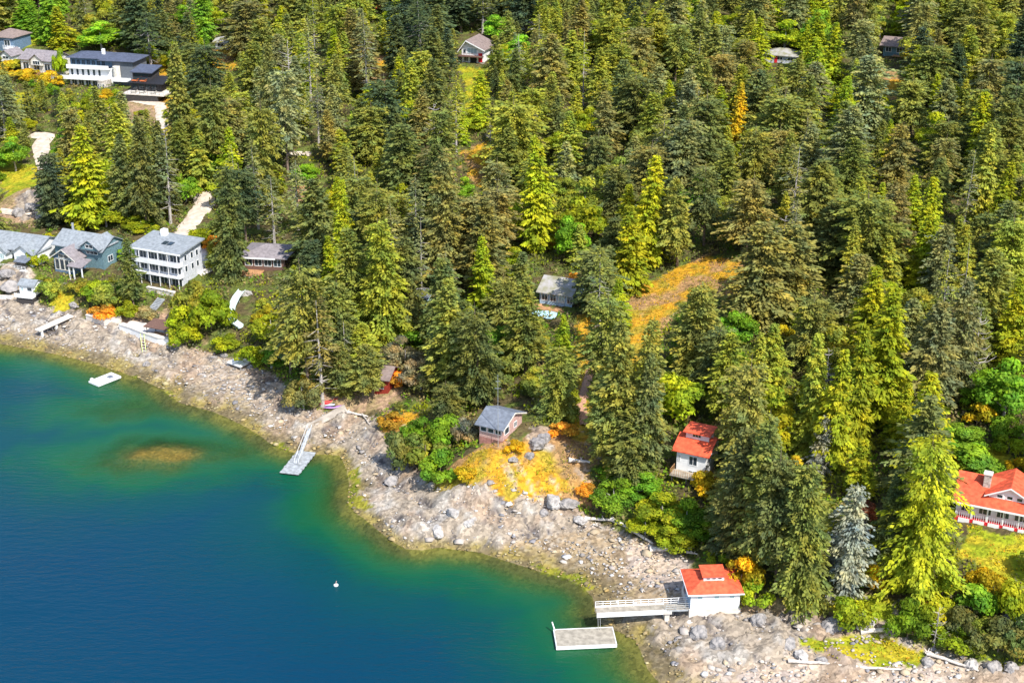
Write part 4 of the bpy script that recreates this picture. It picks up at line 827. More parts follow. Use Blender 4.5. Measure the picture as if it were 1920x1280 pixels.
def broad(seed, H=12., R=5.0, size=.75, n_lobes=13, per=270, hue=.12, lod=1.0, low=.0):
    rg = np.random.default_rng(seed); P = []; N = []; T = []
    for k in range(n_lobes):
        a = rg.uniform(0, 6.28); u = rg.random(); rr = R*.78*math.sqrt(rg.random()); zc = H*(low+.14+(.80-low)*(1-.75*(rr/R)**1.6)*(.15+.85*u)*.95)
        c = np.array([rr*math.cos(a), rr*math.sin(a), zc]); rad = R*rg.uniform(.20, .42); n_ = int(per/lod*(rad/(R*.36))**2)
        d = rg.normal(size=(n_, 3)); d /= np.linalg.norm(d, axis=1, keepdims=True); d[:, 2] = np.where(d[:, 2] < -.35, -d[:, 2], d[:, 2])
        rd = rad*rg.uniform(.72, 1.10, n_)*(1+.18*np.sin(d[:, 0]*7+k)*np.cos(d[:, 2]*6)); q = c+d*rd[:, None]*np.array([1, 1, .72])
        P.append(q); N.append(d); T.append(tinted(rg, 1, .24, hue*1.3)*tinted(rg, n_, .28, .08))
    P, N, T = map(np.concatenate, (P, N, T)); n_ = len(P)
    U = np.cross(N, rg.normal(size=(n_, 3)))+N*rg.normal(0, .35, (n_, 1)); W_ = np.cross(N, U)+N*rg.normal(0, .6, (n_, 1))*np.linalg.norm(U, axis=1, keepdims=True)
    V, F = cards(P, U, W_, rg.uniform(.7, 1.3, n_)*size*lod**.5, rg.uniform(.5, .95, n_)*size*lod**.5); V[:, 2] = np.maximum(V[:, 2], .05)
    return V, F, np.repeat(T, 4, 0), (0, 0)
def broad_trunk(H, R, seed):
    rg = random.Random(seed); mb = MB(); mb.tube([(0, 0, -1), (.1, 0, H*.25), (0, .1, H*.42), (.1, .1, H*.6)], [H*.024, H*.017, H*.012, .04], 7)
    for k in range(6):
        a = rg.random()*6.28; z = H*(.15+.25*rg.random()); mb.tube([(0, 0, z), (math.cos(a)*R*.25, math.sin(a)*R*.25, z+H*.08), (math.cos(a)*R*.45, math.sin(a)*R*.45, z+H*.15)], [H*.010, H*.007, .03], 5, False)
    return mb
KIND = {}     # kind -> list of (crown mesh, trunk mesh, nominal height, nominal radius)
def reg(kind, gen, H, R, m='needle', tr=None, bark='bark'):
    V, F, T, lean = gen
    me = mesh_np(kind+'_crown', V, F, M[m], T)
    tm = (tr or trunk_mb(H, H*.011+.06, lean, len(KIND))).mesh(kind+'_trunk', M[bark]); KIND.setdefault(kind, []).append((me, tm, H, R))
for s in range(9):
    H, R = (23, 22, 20, 24, 21, 23, 19, 22, 20)[s], (4.9, 4.4, 5.0, 5.3, 4.6, 4.9, 5.2, 4.2, 5.4)[s]; b = (.16, .24, .08, .30, .14, .34, .06, .2, .12)[s]
    reg('fir', conifer(100+s, H, R, b, .46, nb=(8, 7, 8, 8, 8, 7, 8, 9, 8)[s], gaps=(.1, .16, .1, .2, .12, .24, .15, .1, .22)[s], power=(.62, .72, .50, .42, .68, .36, .55, .8, .33)[s], size=.82, flat=.9, sag=(.10, .06, .14, .12, .08, .16, .12, .05, .1)[s], cut=(1, 1, .96, .9, 1, .92, 1, 1, .88)[s]), H, R)
for s in range(4):
    H, R = (22, 20, 23, 19)[s], (4.0, 3.6, 4.4, 3.9)[s]; reg('cedar', conifer(200+s, H, R, .06, .48, 7, .35, -.15, .16, .82, (.75, .8, .7, .85)[s], .04, .14, flat=.6, hang=.55), H, R)
for s in range(4): reg('maple', broad(300+s, (14, 12, 15, 11)[s], (5.2, 4.8, 4.8, 5.0)[s], .62, 24, 230), (14, 12, 15, 11)[s], (5.2, 4.8, 4.8, 5.0)[s], 'leaf', broad_trunk((14, 12, 15, 11)[s], 5, s), 'palebark')
for s in range(4): reg('shrub', broad(400+s, 3.4, 2.4, .34, 13, 190, .14), 3.4, 2.4, 'leaf', broad_trunk(3.0, 2.2, s+9))
for s in range(2): reg('spruce', conifer(500+s, 18, 4.2, .04, .62, 8, .2, -.3, .12, .75, .5, .18, .05, flat=.8, hang=.5, thin=.15), 18, 4.2)
for s in range(2): reg('goldcedar', conifer(520+s, 22, 6.2, .03, .95, 11, .05, -.15, .15, .85, .36, .05, .06, flat=.4, hang=.4, cut=.86), 20, 6.6)
for s in range(2): reg('sparse', conifer(540+s, 26, 3.3, .35, .8, 5, .1, -.25, .10, .8, .6, .35, .08, thin=.35), 26, 3.3, 'needle', trunk_mb(26, .34, (0, 0), s, 40, .3, 2.0), 'palebark')
def snag_mb(H, seed):
    rg = random.Random(seed); mb = trunk_mb(H, .32, (.01, 0), seed, 0)
    for k in range(34):
        z = H*(.2+.75*rg.random()); a = rg.random()*6.28; l_ = (H-z)*.22+.8*rg.random()+.5
        p1 = (math.cos(a)*l_*.6, math.sin(a)*l_*.6, z+.15*l_); mb.tube([(0, 0, z), p1, (math.cos(a+.2)*l_, math.sin(a+.2)*l_, z+.45*l_)], [.09, .05, .02], 4, False)
    return mb
SNAG = [snag_mb(20, s).mesh('snag', M['palebark']) for s in (1, 2)]

# ---------------------------------------------------------------- colours of the plants (linear)
TINT = dict(olive=(.185,.20,.045), dark=(.125,.145,.045), deep=(.065,.090,.042), brown=(.195,.18,.058), moss=(.24,.26,.036), grey=(.19,.205,.085), lime=(.29,.32,.018), amber=(.31,.33,.018), gold=(.46,.34,.018),
            bright=(.19,.36,.025), leafy=(.16,.29,.022), yellowgreen=(.29,.35,.018), orange=(.58,.30,.035), blue=(.25,.28,.235), silver=(.36,.35,.29), rusty=(.36,.13,.07), drab=(.27,.23,.12))
TINT = {k: tuple(c*(1.28 if k in ('olive','dark','brown','moss','grey','deep') else 1.1) for c in v) for k, v in TINT.items()}
WORD = dict(olive='olive green', dark='dark green', deep='deep shadowy green', brown='brownish green', moss='moss green', grey='dull grey green', amber='golden', lime='lime green', gold='golden yellow', bright='vivid green', leafy='fresh green',
            yellowgreen='yellow green', orange='orange gold', blue='blue grey', silver='silvery grey', rusty='rusty red', drab='brown grey')
LANDMARKS = [('boathouse', 1328,1100), ('villa', 1860,935), ('red roofed cottage', 1297,840), ('pink cabin', 942,792), ('grey plank float', 548,870), ('brown roofed house', 495,485), ('three storey white house', 315,490), ('teal house', 160,460), ('left edge white house', 35,465),
             ('beach hut', 50,542), ('slide', 447,580), ('chalet', 886,92), ('modern white house', 175,128), ('pool house', 272,155), ('cream house', 72,118), ('mossy roofed house', 1045,552), ('long pale upper roof', 1462,107), ('teal walled upper house', 1675,92),
             ('golden slope clearing', 1225,600), ('golden bluff', 960,900), ('lawn below the villa', 1860,1050), ('gravel driveway', 355,420), ('upper left driveway', 80,275), ('small red barn', 715,722), ('wooden steps', 570,368), ('cove beach', 1150,1040), ('lower green strip', 1620,1220),
             ('upper yellow patch', 900,310), ('whitewashed cottage', 415,82), ('beached raft', 438,676), ('dead stump', 1893,1145), ('big golden cedar', 1730,950), ('blue grey spruce', 1585,1020), ('tall pale snag', 1828,680), ('narrow golden tree', 1378,220), ('tall yellow cedar', 165,330), ('pointed yellow cedar', 1735,410), ('broad yellow cedar', 1645,680), ('twin yellow cedars', 1205,400), ('twiggy grey snag', 582,100), ('blue walled cabin', 788,568), ('shelter at top edge', 707,20)]
ORD = ['', 'second', 'third', 'fourth', 'fifth', 'sixth', 'seventh', 'eighth', 'ninth', 'tenth', 'eleventh', 'twelfth', 'thirteenth', 'fourteenth', 'fifteenth', 'sixteenth', 'seventeenth', 'eighteenth', 'nineteenth', 'twentieth']
PLANTS = []   # dicts: x,y,z,kind,tint,h,w,label
NAME = dict(fir=('fir_tree', 'fir', 'tree', 'fir trees of the hillside forest'), cedar=('cedar_tree', 'cedar', 'tree', 'cedars of the hillside forest'), maple=('broadleaf_tree', 'broadleaf tree', 'tree', 'broadleaf trees among the conifers'), shrub=('shrub', 'bush', 'bush', 'bushes along the slopes and the shore'),
            spruce=('spruce_tree', 'spruce', 'tree', 'pale spruces at lower right'), goldcedar=('cedar_tree', 'golden cedar', 'tree', 'cedars of the hillside forest'), sparse=('thin_fir_tree', 'sparse fir', 'tree', 'sparse firs with bare trunks'), snag=('dead_tree', 'bare dead tree', 'tree', 'dead trees'))
def top_z(x, y, v):
    """height above sea at which a point over (x, y) shows at image row v"""
    k = (640-v)/FPX; # yc = k*zc ; yc = y sp + (z-H) cp ; zc = y cp - (z-H) sp
    return CAMH+y*(k*cp-sp_)/(cp+k*sp_)
def hero(xb, yb, yt, kind, tint, wpx=None, label=None, var=None):
    g = ground(xb, yb); h = max(1.0, top_z(g.x, g.y, yt)-g.z); s = px_per_m(g.x, g.y, g.z+h*.4)
    PLANTS.append(dict(x=g.x, y=g.y, z=g.z, kind=kind, tint=tint, h=h, r=(wpx/2/s*(1.22 if kind in ('fir','cedar','sparse') else 1.1) if wpx else None), label=label, var=var, hero=True))
def H_(kind, rows):
    for r_ in rows: hero(r_[0], r_[1], r_[2], kind, r_[3], r_[4] if len(r_) > 4 else None, r_[5] if len(r_) > 5 else None)
H_('goldcedar', [(1716,1108,802,'amber',150,'huge layered golden cedar left of the villa')])
H_('spruce', [(1588,1125,905,'blue',92,'tall pale blue grey spruce at lower right'), (1560,1085,1000,'silver',50,'short silvery spruce beside the blue grey one')])
H_('spruce', [(1535,890,778,'silver',44,'narrow silvery grey spruce up the slope from the blue one')])
H_('cedar', [(168,425,235,'lime',84,'tall pointed yellow green cedar above the teal house'), (645,560,335,'lime',48), (625,590,440,'lime',50), (1012,470,255,'lime',72), (1208,500,288,'lime',72,'taller of the twin yellow cedars of the centre'), (1178,545,385,'lime',80,'lower of the twin yellow cedars of the centre'),
  (1735,490,330,'lime',58,'pointed yellow cedar right of centre'), (1722,540,400,'lime',70), (1645,800,540,'lime',105,'broad yellow cedar standing over the lower right slope'), (1832,430,235,'moss',58), (1868,470,300,'lime',60), (1560,880,650,'lime',74), (1515,860,620,'moss',70), (1600,850,600,'lime',70), (1610,930,820,'lime',62), (1480,960,850,'gold',60),
  (1378,290,152,'gold',34,'narrow golden tree with bare reddish trunk'), (900,240,130,'yellowgreen',44), (820,170,55,'moss',44), (770,230,110,'moss',46), (700,420,320,'moss',40), (1000,360,270,'moss',48), (1890,700,520,'lime',76), (1915,480,330,'lime',60), (1800,560,420,'moss',60), (1420,770,620,'moss',50),
  (440,110,10,'lime',40), (120,95,10,'lime',44), (52,60,0,'leafy',54), (640,430,330,'lime',40), (1085,500,420,'moss',40), (1655,560,440,'moss',60), (1590,560,420,'moss',50), (1340,110,20,'lime',38), (1240,110,30,'yellowgreen',44), (1830,330,170,'lime',60), (1445,740,600,'moss',60), (650,330,240,'moss',50)])
H_('maple', [(192,95,35,'bright',84,'rounded vivid green maple behind the modern white house'), (935,78,18,'bright',62,'vivid green maple right of the chalet'), (975,118,60,'bright',70,'low vivid green maple below the small grey roof'), (1070,490,390,'bright',62,'vivid green maple above the mossy roofed house'), (1880,790,655,'bright',110,'large vivid green maple at the right edge'), (1168,70,32,'yellowgreen',64), (1380,645,570,'bright',70), (1380,700,640,'leafy',60), (1660,575,525,'yellowgreen',80,'bright yellow green crown above the broad yellow cedar'),
  (1500,615,570,'yellowgreen',50), (1690,800,755,'leafy',90), (1580,210,170,'yellowgreen',60), (1655,240,190,'yellowgreen',56), (1700,70,20,'yellowgreen',70), (575,340,300,'bright',46), (610,640,600,'leafy',50), (510,690,625,'leafy',66), (350,50,5,'leafy',70), (405,60,5,'yellowgreen',50), (870,250,195,'yellowgreen',60), (1100,260,190,'yellowgreen',56), (1050,290,240,'yellowgreen',60), (640,660,600,'yellowgreen',50), (1240,50,5,'yellowgreen',60), (245,90,65,'moss',34), (110,120,75,'leafy',30),
  (1470,100,30,'yellowgreen',80), (1530,100,10,'leafy',70), (1075,545,505,'orange',42,'orange gold tree at the right of the mossy roof'), (1860,420,370,'yellowgreen',70), (570,770,690,'brown',70,'brownish arbutus leaning over the rocks above the grey float'), (1020,590,500,'leafy',30), (760,300,250,'yellowgreen',40), (680,240,215,'gold',26), (760,700,620,'drab',76), (790,730,660,'drab',70), (745,720,690,'orange',50), (1060,770,690,'lime',50), (1010,740,680,'moss',60), (30,320,250,'bright',60), (390,330,270,'leafy',60), (350,380,310,'leafy',60), (200,425,365,'lime',70), (265,430,400,'lime',60), (110,380,300,'moss',40),(1455,800,720,'leafy',50)])
H_('fir', [(100,425,280,'deep',64,'dark conical fir above the teal house left of the yellow cedar'), (252,582,445,'dark',44,'dark fir in front of the three storey white house'), (275,425,215,'dark',62), (315,400,225,'dark',54), (240,420,250,'dark',56), (345,300,80,'olive',56), (400,330,140,'olive',60), (400,520,330,'olive',62), (440,520,300,'dark',60), (500,400,170,'olive',62), (540,330,110,'grey',66), (580,745,480,'olive',90), (545,700,520,'grey',70), (660,640,430,'olive',90), (640,700,520,'olive',76), (700,560,330,'olive',80),
  (720,640,400,'moss',90), (765,620,440,'dark',80), (793,520,400,'deep',50,'small dark fir right of the pale trunk in the centre left'), (840,540,290,'brown',76), (900,560,370,'brown',84), (930,420,290,'brown',60), (850,740,520,'olive',90), (900,760,560,'dark',86), (950,770,600,'olive',84), (985,700,520,'olive',76), (830,660,480,'dark',80), (1130,760,540,'olive',84), (1165,880,600,'olive',100), (1205,880,590,'olive',84), (1215,905,660,'dark',70), (1140,880,690,'olive',90), (1180,910,760,'dark',90), (1300,720,520,'olive',84), (1340,760,600,'dark',70), (1330,680,540,'olive',60),
  (1395,900,660,'olive',100), (1380,1050,800,'dark',100), (1420,1080,780,'olive',100), (1455,1100,830,'dark',96), (1500,1120,850,'olive',100,'broad olive fir left of the blue grey spruce'), (1480,1060,870,'moss',80), (1360,1010,860,'olive',80), (1400,1100,940,'dark',90), (1655,1085,880,'dark',60), (1470,580,405,'brown',96,'broad brownish bare topped fir right of the golden clearing'), (1270,500,330,'olive',66), (1320,460,300,'dark',66), (1700,700,560,'grey',80), (1740,780,560,'grey',100), (1790,740,520,'grey',84), (1720,740,640,'grey',70), (1765,560,420,'grey',76), (1900,280,90,'deep',80,'dark green fir group at the upper right edge'), (1880,330,140,'dark',70), (1905,200,20,'deep',70),
  (1830,700,560,'olive',70), (680,700,600,'moss',70), (700,740,640,'olive',70), (820,740,640,'dark',60), (1050,780,640,'olive',70), (270,100,-20,'deep',70), (305,90,-10,'deep',60), (640,740,640,'dark',60), (1290,760,680,'olive',60), (520,300,80,'dark',50), (760,90,-40,'deep',60), (820,80,-30,'deep',70), (865,60,-50,'deep',60), (60,230,150,'dark',50), (130,230,150,'dark',70), (190,260,160,'olive',70), (235,260,170,'grey',60), (25,260,140,'grey',50), (345,340,220,'olive',50)])
H_('sparse', [(583,190,30,'grey',40,'half bare fir with long pale trunk at upper left centre'), (485,430,260,'grey',40), (285,140,20,'deep',60,'dark fir with bare trunk above the pool house'), (300,160,60,'deep',40), (605,760,560,'brown',70,'leaning bare trunked fir above the landing slab'), (650,720,600,'dark',54), (515,460,330,'grey',44), (690,200,20,'grey',40), (792,140,0,'deep',60), (905,64,-40,'dark',40,'dark fir with thick bare trunk just above the chalet'), (975,180,60,'grey',34), (1240,340,200,'grey',44), (1485,420,270,'grey',50), (840,600,470,'grey',50), (740,560,380,'grey',50), (12,270,150,'grey',50), (320,420,250,'grey',50), (560,440,300,'grey',44),(780,500,330,'grey',44)])
H_('snag', [(1820,735,575,'grey',60,'tall pale bare snag in the woods at right'), (545,190,70,'grey',60,'twiggy grey bare tree at upper left centre'), (815,310,190,'grey',50), (920,300,225,'grey',44,'pale bare tree above the yellow patch'), (1545,760,650,'grey',30), (935,380,300,'grey',30), (1615,1030,960,'grey',34), (1530,420,330,'grey',40), (1465,500,400,'grey',40), (1750,1215,1130,'drab',70,'grey leafless bush thicket at lower right'), (1690,470,400,'grey',36), (1440,900,800,'grey',40)])
H_('maple', [(1150,955,885,'leafy',84,'bright leafy tree right of the golden bluff'), (1195,930,868,'bright',80), (1240,985,915,'yellowgreen',96), (1285,1000,925,'leafy',80), (1210,1005,955,'yellowgreen',70), (1265,1030,975,'yellowgreen',80), (1310,1010,960,'leafy',70), (1150,905,865,'leafy',60), (1840,770,700,'leafy',80), (1900,610,540,'leafy',80), (1690,640,570,'moss',80), (1800,850,790,'leafy',90), (1460,780,720,'moss',70), (1560,640,590,'moss',70), (440,620,560,'leafy',50), (380,560,510,'moss',60)])
H_('shrub', [(1385,1110,1040,'gold',80,'bright golden bush against the boathouse right side'), (1415,1135,1085,'yellowgreen',70,'lower yellow bush right of the boathouse'), (1350,1060,1030,'yellowgreen',50), (1600,1175,1115,'yellowgreen',86,'rounded lime green bush on the cliff at lower right'), (1640,1105,1050,'gold',60), (1625,1000,980,'orange',30), (1617,985,930,'rusty',44,'rusty red bush between the spruce and golden cedar'), (1320,925,880,'gold',60,'golden bush below the red roofed cottage'),
  (825,905,845,'leafy',80,'rounded green bush at the right of the headland top'), (755,880,800,'dark',76,'dark rounded bush at the left of the headland top'), (800,870,800,'moss',90), (850,830,770,'leafy',80), (780,830,780,'leafy',70), (730,800,770,'orange',50), (875,830,770,'drab',56), (345,635,570,'yellowgreen',80), (350,650,600,'yellowgreen',60), (395,620,540,'yellowgreen',90), (400,600,535,'yellowgreen',60), (365,600,520,'moss',70), (470,690,640,'yellowgreen',60), (90,560,520,'moss',52), (75,545,515,'moss',50), (70,500,465,'yellowgreen',40),
  (180,560,520,'yellowgreen',70), (210,575,530,'moss',70), (150,550,520,'moss',50), (240,600,560,'yellowgreen',40), (195,600,565,'orange',56), (270,600,570,'drab',50), (1790,1215,1170,'yellowgreen',80), (1850,1120,1060,'gold',70), (1880,1160,1080,'yellowgreen',80), (1820,1150,1090,'leafy',80), (1760,1140,1080,'lime',76), (1870,1225,1160,'dark',100,'dark green bush mass at the lower right corner'), (1905,1235,1150,'dark',80), (1700,1200,1120,'leafy',80), (1730,1190,1120,'lime',76), (1800,1190,1130,'dark',60), (1840,1200,1150,'moss',60), (1740,1160,1120,'orange',40),
  (1820,870,830,'leafy',110), (1780,860,820,'leafy',80), (1890,850,810,'yellowgreen',60), (1830,800,750,'gold',60), (1905,890,850,'gold',40), (375,455,425,'yellowgreen',60), (370,440,428,'rusty',28), (400,470,440,'orange',46), (25,140,115,'gold',90,'wide golden bush below the garden house'), (55,150,125,'gold',50), (100,165,128,'gold',50), (115,150,80,'yellowgreen',30), (195,185,165,'gold',40), (965,850,822,'gold',36), (1100,930,900,'orange',40), (870,900,870,'gold',50), (1050,820,790,'orange',60), (1065,790,750,'moss',50)])

# ---------------------------------------------------------------- fill the forest between the ones placed by eye
for k, P in ZONES.items():
    if k in ('meadow', 'grass', 'rock', 'sand'): KEEP += [p for p in P]
HARD += [[(1800,990),(1925,1010),(1925,1075),(1860,1060),(1800,1030)], [(325,450),(335,425),(368,385),(388,378),(388,440),(340,450)], [(66,255),(95,248),(92,300),(75,300)], [(298,210),(310,210),(310,280),(300,280)], [(240,182),(304,184),(306,204),(240,198)]]
KEEP += [[(322,440),(372,385),(388,375),(392,440),(378,500),(322,470)], [(60,250),(95,245),(92,310),(75,305)], [(236,182),(306,182),(310,205),(236,200)], [(295,205),(312,205),(312,290),(298,290)], [(15,295),(95,300),(95,420),(0,425)], [(640,700),(740,690),(740,770),(600,770)],
         [(1078,620),(1116,590),(1126,860),(1078,860)], [(225,650),(110,610),(0,560),(0,510),(90,510),(230,545),(330,545),(330,650)], [(420,665),(560,760),(400,760)], [(520,286),(588,286),(588,296),(520,296)], [(1190,545),(1250,520),(1240,640),(1190,640)], [(390,500),(440,520),(430,600),(400,640),(340,640),(330,560)]]
MW, MH = 640, 427
mx_, my_ = np.meshgrid((np.arange(MW)+.5)*3, (np.arange(MH)+.5)*3); MASK = np.zeros((MH, MW), bool); HM = np.zeros((MH, MW), bool)
for P in KEEP: MASK |= inside(mx_, my_, P)
for P in HARD: HM |= inside(mx_, my_, P)
def blocked(x, y, z, h, r, lim=.12):
    c = n_ = hc = 0
    for t in (.0, .12, .25, .38, .5, .62, .75, .86, .97):
        for s in (-.95, -.5, 0, .5, .95):
            u, v = project(x+s*r*(1-t*.8), y, z+h*t); n_ += 1; i, j = int(v/3), int(u/3)
            if 0 <= i < MH and 0 <= j < MW and MASK[i, j]: c += 1
            if 0 <= i < MH and 0 <= j < MW and HM[i, j]: hc += 1
    return c/n_ > lim or hc > (1 if lim < 1 else 5)
# colour drift of the forest: (px, py, radius, tint)
DRIFT = [(1600,700,170,'lime'), (1750,980,120,'lime'), (1840,500,140,'moss'), (1100,200,150,'moss'), (830,210,90,'moss'), (300,120,60,'deep'), (820,20,120,'deep'), (1900,150,70,'deep'), (740,480,130,'olive'), (880,400,110,'brown'), (1450,1000,90,'dark'), (1200,750,100,'olive'), (1460,430,90,'brown'), (1740,650,90,'grey'), (560,150,90,'grey'), (1550,180,120,'grey'), (100,200,80,'olive'), (60,30,80,'leafy'), (380,60,60,'leafy'), (1500,40,90,'yellowgreen'), (440,200,60,'moss'), (1650,400,90,'brown'), (1000,800,60,'olive'), (1230,90,100,'moss'), (260,330,70,'dark'), (400,360,70,'olive')]
DROP = [p for p in PLANTS if not p['label'] and p['kind'] != 'shrub' and p['kind'] != 'snag' and blocked(p['x'], p['y'], p['z'], p['h'], p['r'] or 3, 2)]
print('dropped', [(tuple(int(q) for q in project(p['x'], p['y'], p['z']+p['h'])), p['kind']) for p in DROP])
PLANTS = [p for p in PLANTS if not any(p is q for q in DROP)]
cell = {}
def near(x, y, d):
    i, j = int(x//6), int(y//6)
    for a in range(i-2, i+3):
        for b in range(j-2, j+3):
            for q in cell.get((a, b), ()):
                if (q[0]-x)**2+(q[1]-y)**2 < ((q[2]+d)*.5)**2: return True
    return False
def put(x, y, d): cell.setdefault((int(x//6), int(y//6)), []).append((x, y, d))
for p in PLANTS: put(p['x'], p['y'], 3.4 if p['kind'] == 'shrub' else 6.0)
rf_ = random.Random(11)
bkp = BKW
def fill(n_try, spacing, kinds, hs, dmin, region=None, lim=.12, seed=0):
    rr = np.random.default_rng(seed); xs, ys = rr.uniform(-190, 190, n_try), rr.uniform(118, 560, n_try)
    up_ = inside(xs, ys, UP); dd = poly_dist(xs, ys, BKW); zz = hz(xs, ys)
    for x, y, u_, d_, z in zip(xs, ys, up_, dd, zz):
        if not u_ or d_ < dmin: continue
        u, v = project(x, y, z)
        if u < -70 or u > 1990 or v < -70 or v > 1330: continue
        if region and not region(u, v): continue
        if near(x, y, spacing) or (u > 1840 and v > 960 and spacing > 6): continue
        kind = rf_.choices([k[0] for k in kinds], [k[1] for k in kinds])[0]; h = rf_.uniform(*hs[kind]); r = h*.26 if kind != 'shrub' and kind != 'maple' else h*.45
        if kind in ('fir', 'cedar', 'sparse') and d_ < 14: h *= .7
        if blocked(x, y, z, h, r, lim):
            h *= .6; r *= .7
            if blocked(x, y, z, h, r, lim*.8): continue
        tint = rf_.choices(['olive', 'dark', 'brown', 'moss', 'grey', 'deep'], [42, 22, 14, 12, 8, 4])[0]
        ut, vt = project(x, y, z+h*.6)
        for (a, b_, R_, tn) in DRIFT:
            if math.hypot(ut-a, vt-b_) < R_ and rf_.random() < .45: tint = tn; break
        if kind == 'cedar': tint = rf_.choice(['lime', 'moss', 'moss', 'yellowgreen']) if tint != 'lime' else 'lime'
        if kind == 'maple': tint = rf_.choice(['yellowgreen', 'leafy', 'lime', 'moss', 'moss', 'olive', 'lime'])
        if kind == 'shrub': tint = rf_.choice(['yellowgreen', 'leafy', 'moss', 'lime', 'gold', 'dark'])
        if kind in ('fir', 'sparse') and tint in ('lime', 'yellowgreen', 'leafy'): kind = 'cedar'
        PLANTS.append(dict(x=x, y=y, z=float(z), kind=kind, tint=tint, h=h, r=None, label=None, var=None, hero=False)); put(x, y, spacing)
fill(60000, 7.1, [('fir', 62), ('cedar', 15), ('maple', 20), ('sparse', 3)], dict(fir=(11, 21), cedar=(10, 17), maple=(8, 13), sparse=(15, 21)), 5, lim=.07, seed=1)
fill(16000, 4.6, [('shrub', 5), ('maple', 1)], dict(shrub=(2, 4.5), maple=(6, 10)), .5, lambda u, v: (v > 480+.1*u) or u < 420, .25, seed=2)
print('plants', len(PLANTS), {k: sum(p['kind'] == k for p in PLANTS) for k in NAME})

# ---------------------------------------------------------------- labels that point out each plant
def describe():
    seen = {}
    for p in PLANTS:
        p['u'], p['v'] = project(p['x'], p['y'], p['z']+p['h']*.6); p['s'] = px_per_m(p['x'], p['y'], p['z'])
        ds = [((p['u']-a)**2+((p['v']-b_)*1.1)**2, n_, a, b_) for n_, a, b_ in LANDMARKS]; d_, n_, a, b_ = min(ds)
        dx, dy = p['u']-a, p['v']-b_; dr = ('uphill of' if dy < 0 else 'downhill of') if abs(dy) > abs(dx) else ('left of' if dx < 0 else 'right of')
        big = {'shrub': ((2.5, 'low'), (4, 'rounded'), (99, 'tall')), 'maple': ((9, 'small'), (13, 'mid-sized'), (99, 'tall'))}.get(p['kind'], ((17, 'short'), (25, 'mid-sized'), (99, 'tall')))
        p['size'] = next(w_ for lim, w_ in big if p['h'] < lim); p['lm'] = (dr, n_, d_)
        if not p['label']: seen.setdefault((p['size'], p['tint'], p['kind'], dr, n_), []).append(p)
    for (sz, tn, kd, dr, n_), ps in seen.items():
        ps.sort(key=lambda p: p['lm'][2])
        for i, p in enumerate(ps):
            core = f"{sz} {WORD[tn]} {NAME[kd][1]}"
            p['label'] = f"the only {core} {dr} the {n_}" if len(ps) == 1 else f"{(ORD[min(i, 19)]+' ') if i else ''}nearest {core} {dr} the {n_}"
describe()
LIMIT = dict(fir=300)
order = {k: sorted([p for p in PLANTS if p['kind'] == k], key=lambda p: (not p['label'], -p['s']*p['h'])) for k in NAME}
rest = order['fir'][300:]; order['fir'] = order['fir'][:300]
for kind, ps in order.items():
    for i, p in enumerate(ps):
        nm, _, cat, grp = NAME[kind]; c = np.array(TINT[p['tint']])*rf_.uniform(.85, 1.18)*np.array([rf_.uniform(.93, 1.08), 1, rf_.uniform(.9, 1.1)])
        if kind == 'snag':
            o = link(nm, SNAG[i % 2]); k = p['h']/20; o.location = (p['x'], p['y'], p['z']-.2); o.scale = (k*1.2, k*1.2, k); o.rotation_euler = (0, 0, rf_.uniform(0, 6.28)); tag(o, p['label'], cat, grp); continue
        vs = KIND[kind]; me, tm, H0, R0 = vs[i % len(vs)]; k = p['h']/H0; kr_ = (p['r']/R0) if p['r'] else k*(rf_.uniform(1.1, 1.5) if kind in ('fir', 'cedar') else rf_.uniform(.95, 1.2))
        t = thing(nm, p['label'], cat, (p['x'], p['y'], p['z']-.2), rf_.uniform(0, 6.28), grp); t.scale = (kr_, kr_, k); t.rotation_euler.x = rf_.uniform(-.035, .035); t.rotation_euler.y = rf_.uniform(-.035, .035)
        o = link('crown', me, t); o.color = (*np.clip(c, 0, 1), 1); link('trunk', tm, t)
# the smallest firs of the far slope, beyond the three hundred that show largest, as one mass
LO = []
for s in range(5):
    H, R = (25, 24, 22, 26, 23)[s], (4.6, 4.2, 4.7, 5.0, 4.3)[s]; V, F, T, _ = conifer(600+s, H, R, (.1, .2, .15, .25, .1)[s], .65, 7, size=1.1, lod=1.4, power=.68, flat=.6); LO.append((V.astype(np.float32), T, H))
if rest:
    VV = []; TT = []
    for p in rest:
        V, T, H0 = LO[rf_.randrange(5)]; k = p['h']/H0; kr_ = k*rf_.uniform(1.15, 1.5); a = rf_.uniform(0, 6.28); ca, sa = math.cos(a), math.sin(a)
        VV.append(np.stack([(V[:, 0]*ca-V[:, 1]*sa)*kr_+p['x'], (V[:, 0]*sa+V[:, 1]*ca)*kr_+p['y'], V[:, 2]*k+p['z']-.3], 1))
        TT.append(T*np.array(TINT[p['tint']])*rf_.uniform(.85, 1.18))
    VV, TT = np.concatenate(VV), np.concatenate(TT); me = mesh_np('far_forest', VV, np.arange(len(VV)).reshape(-1, 4), M['needle'], TT)
    tag(link('far_forest', me), 'dense mass of smaller firs filling the gaps of the far hillside', 'forest', kind='stuff')

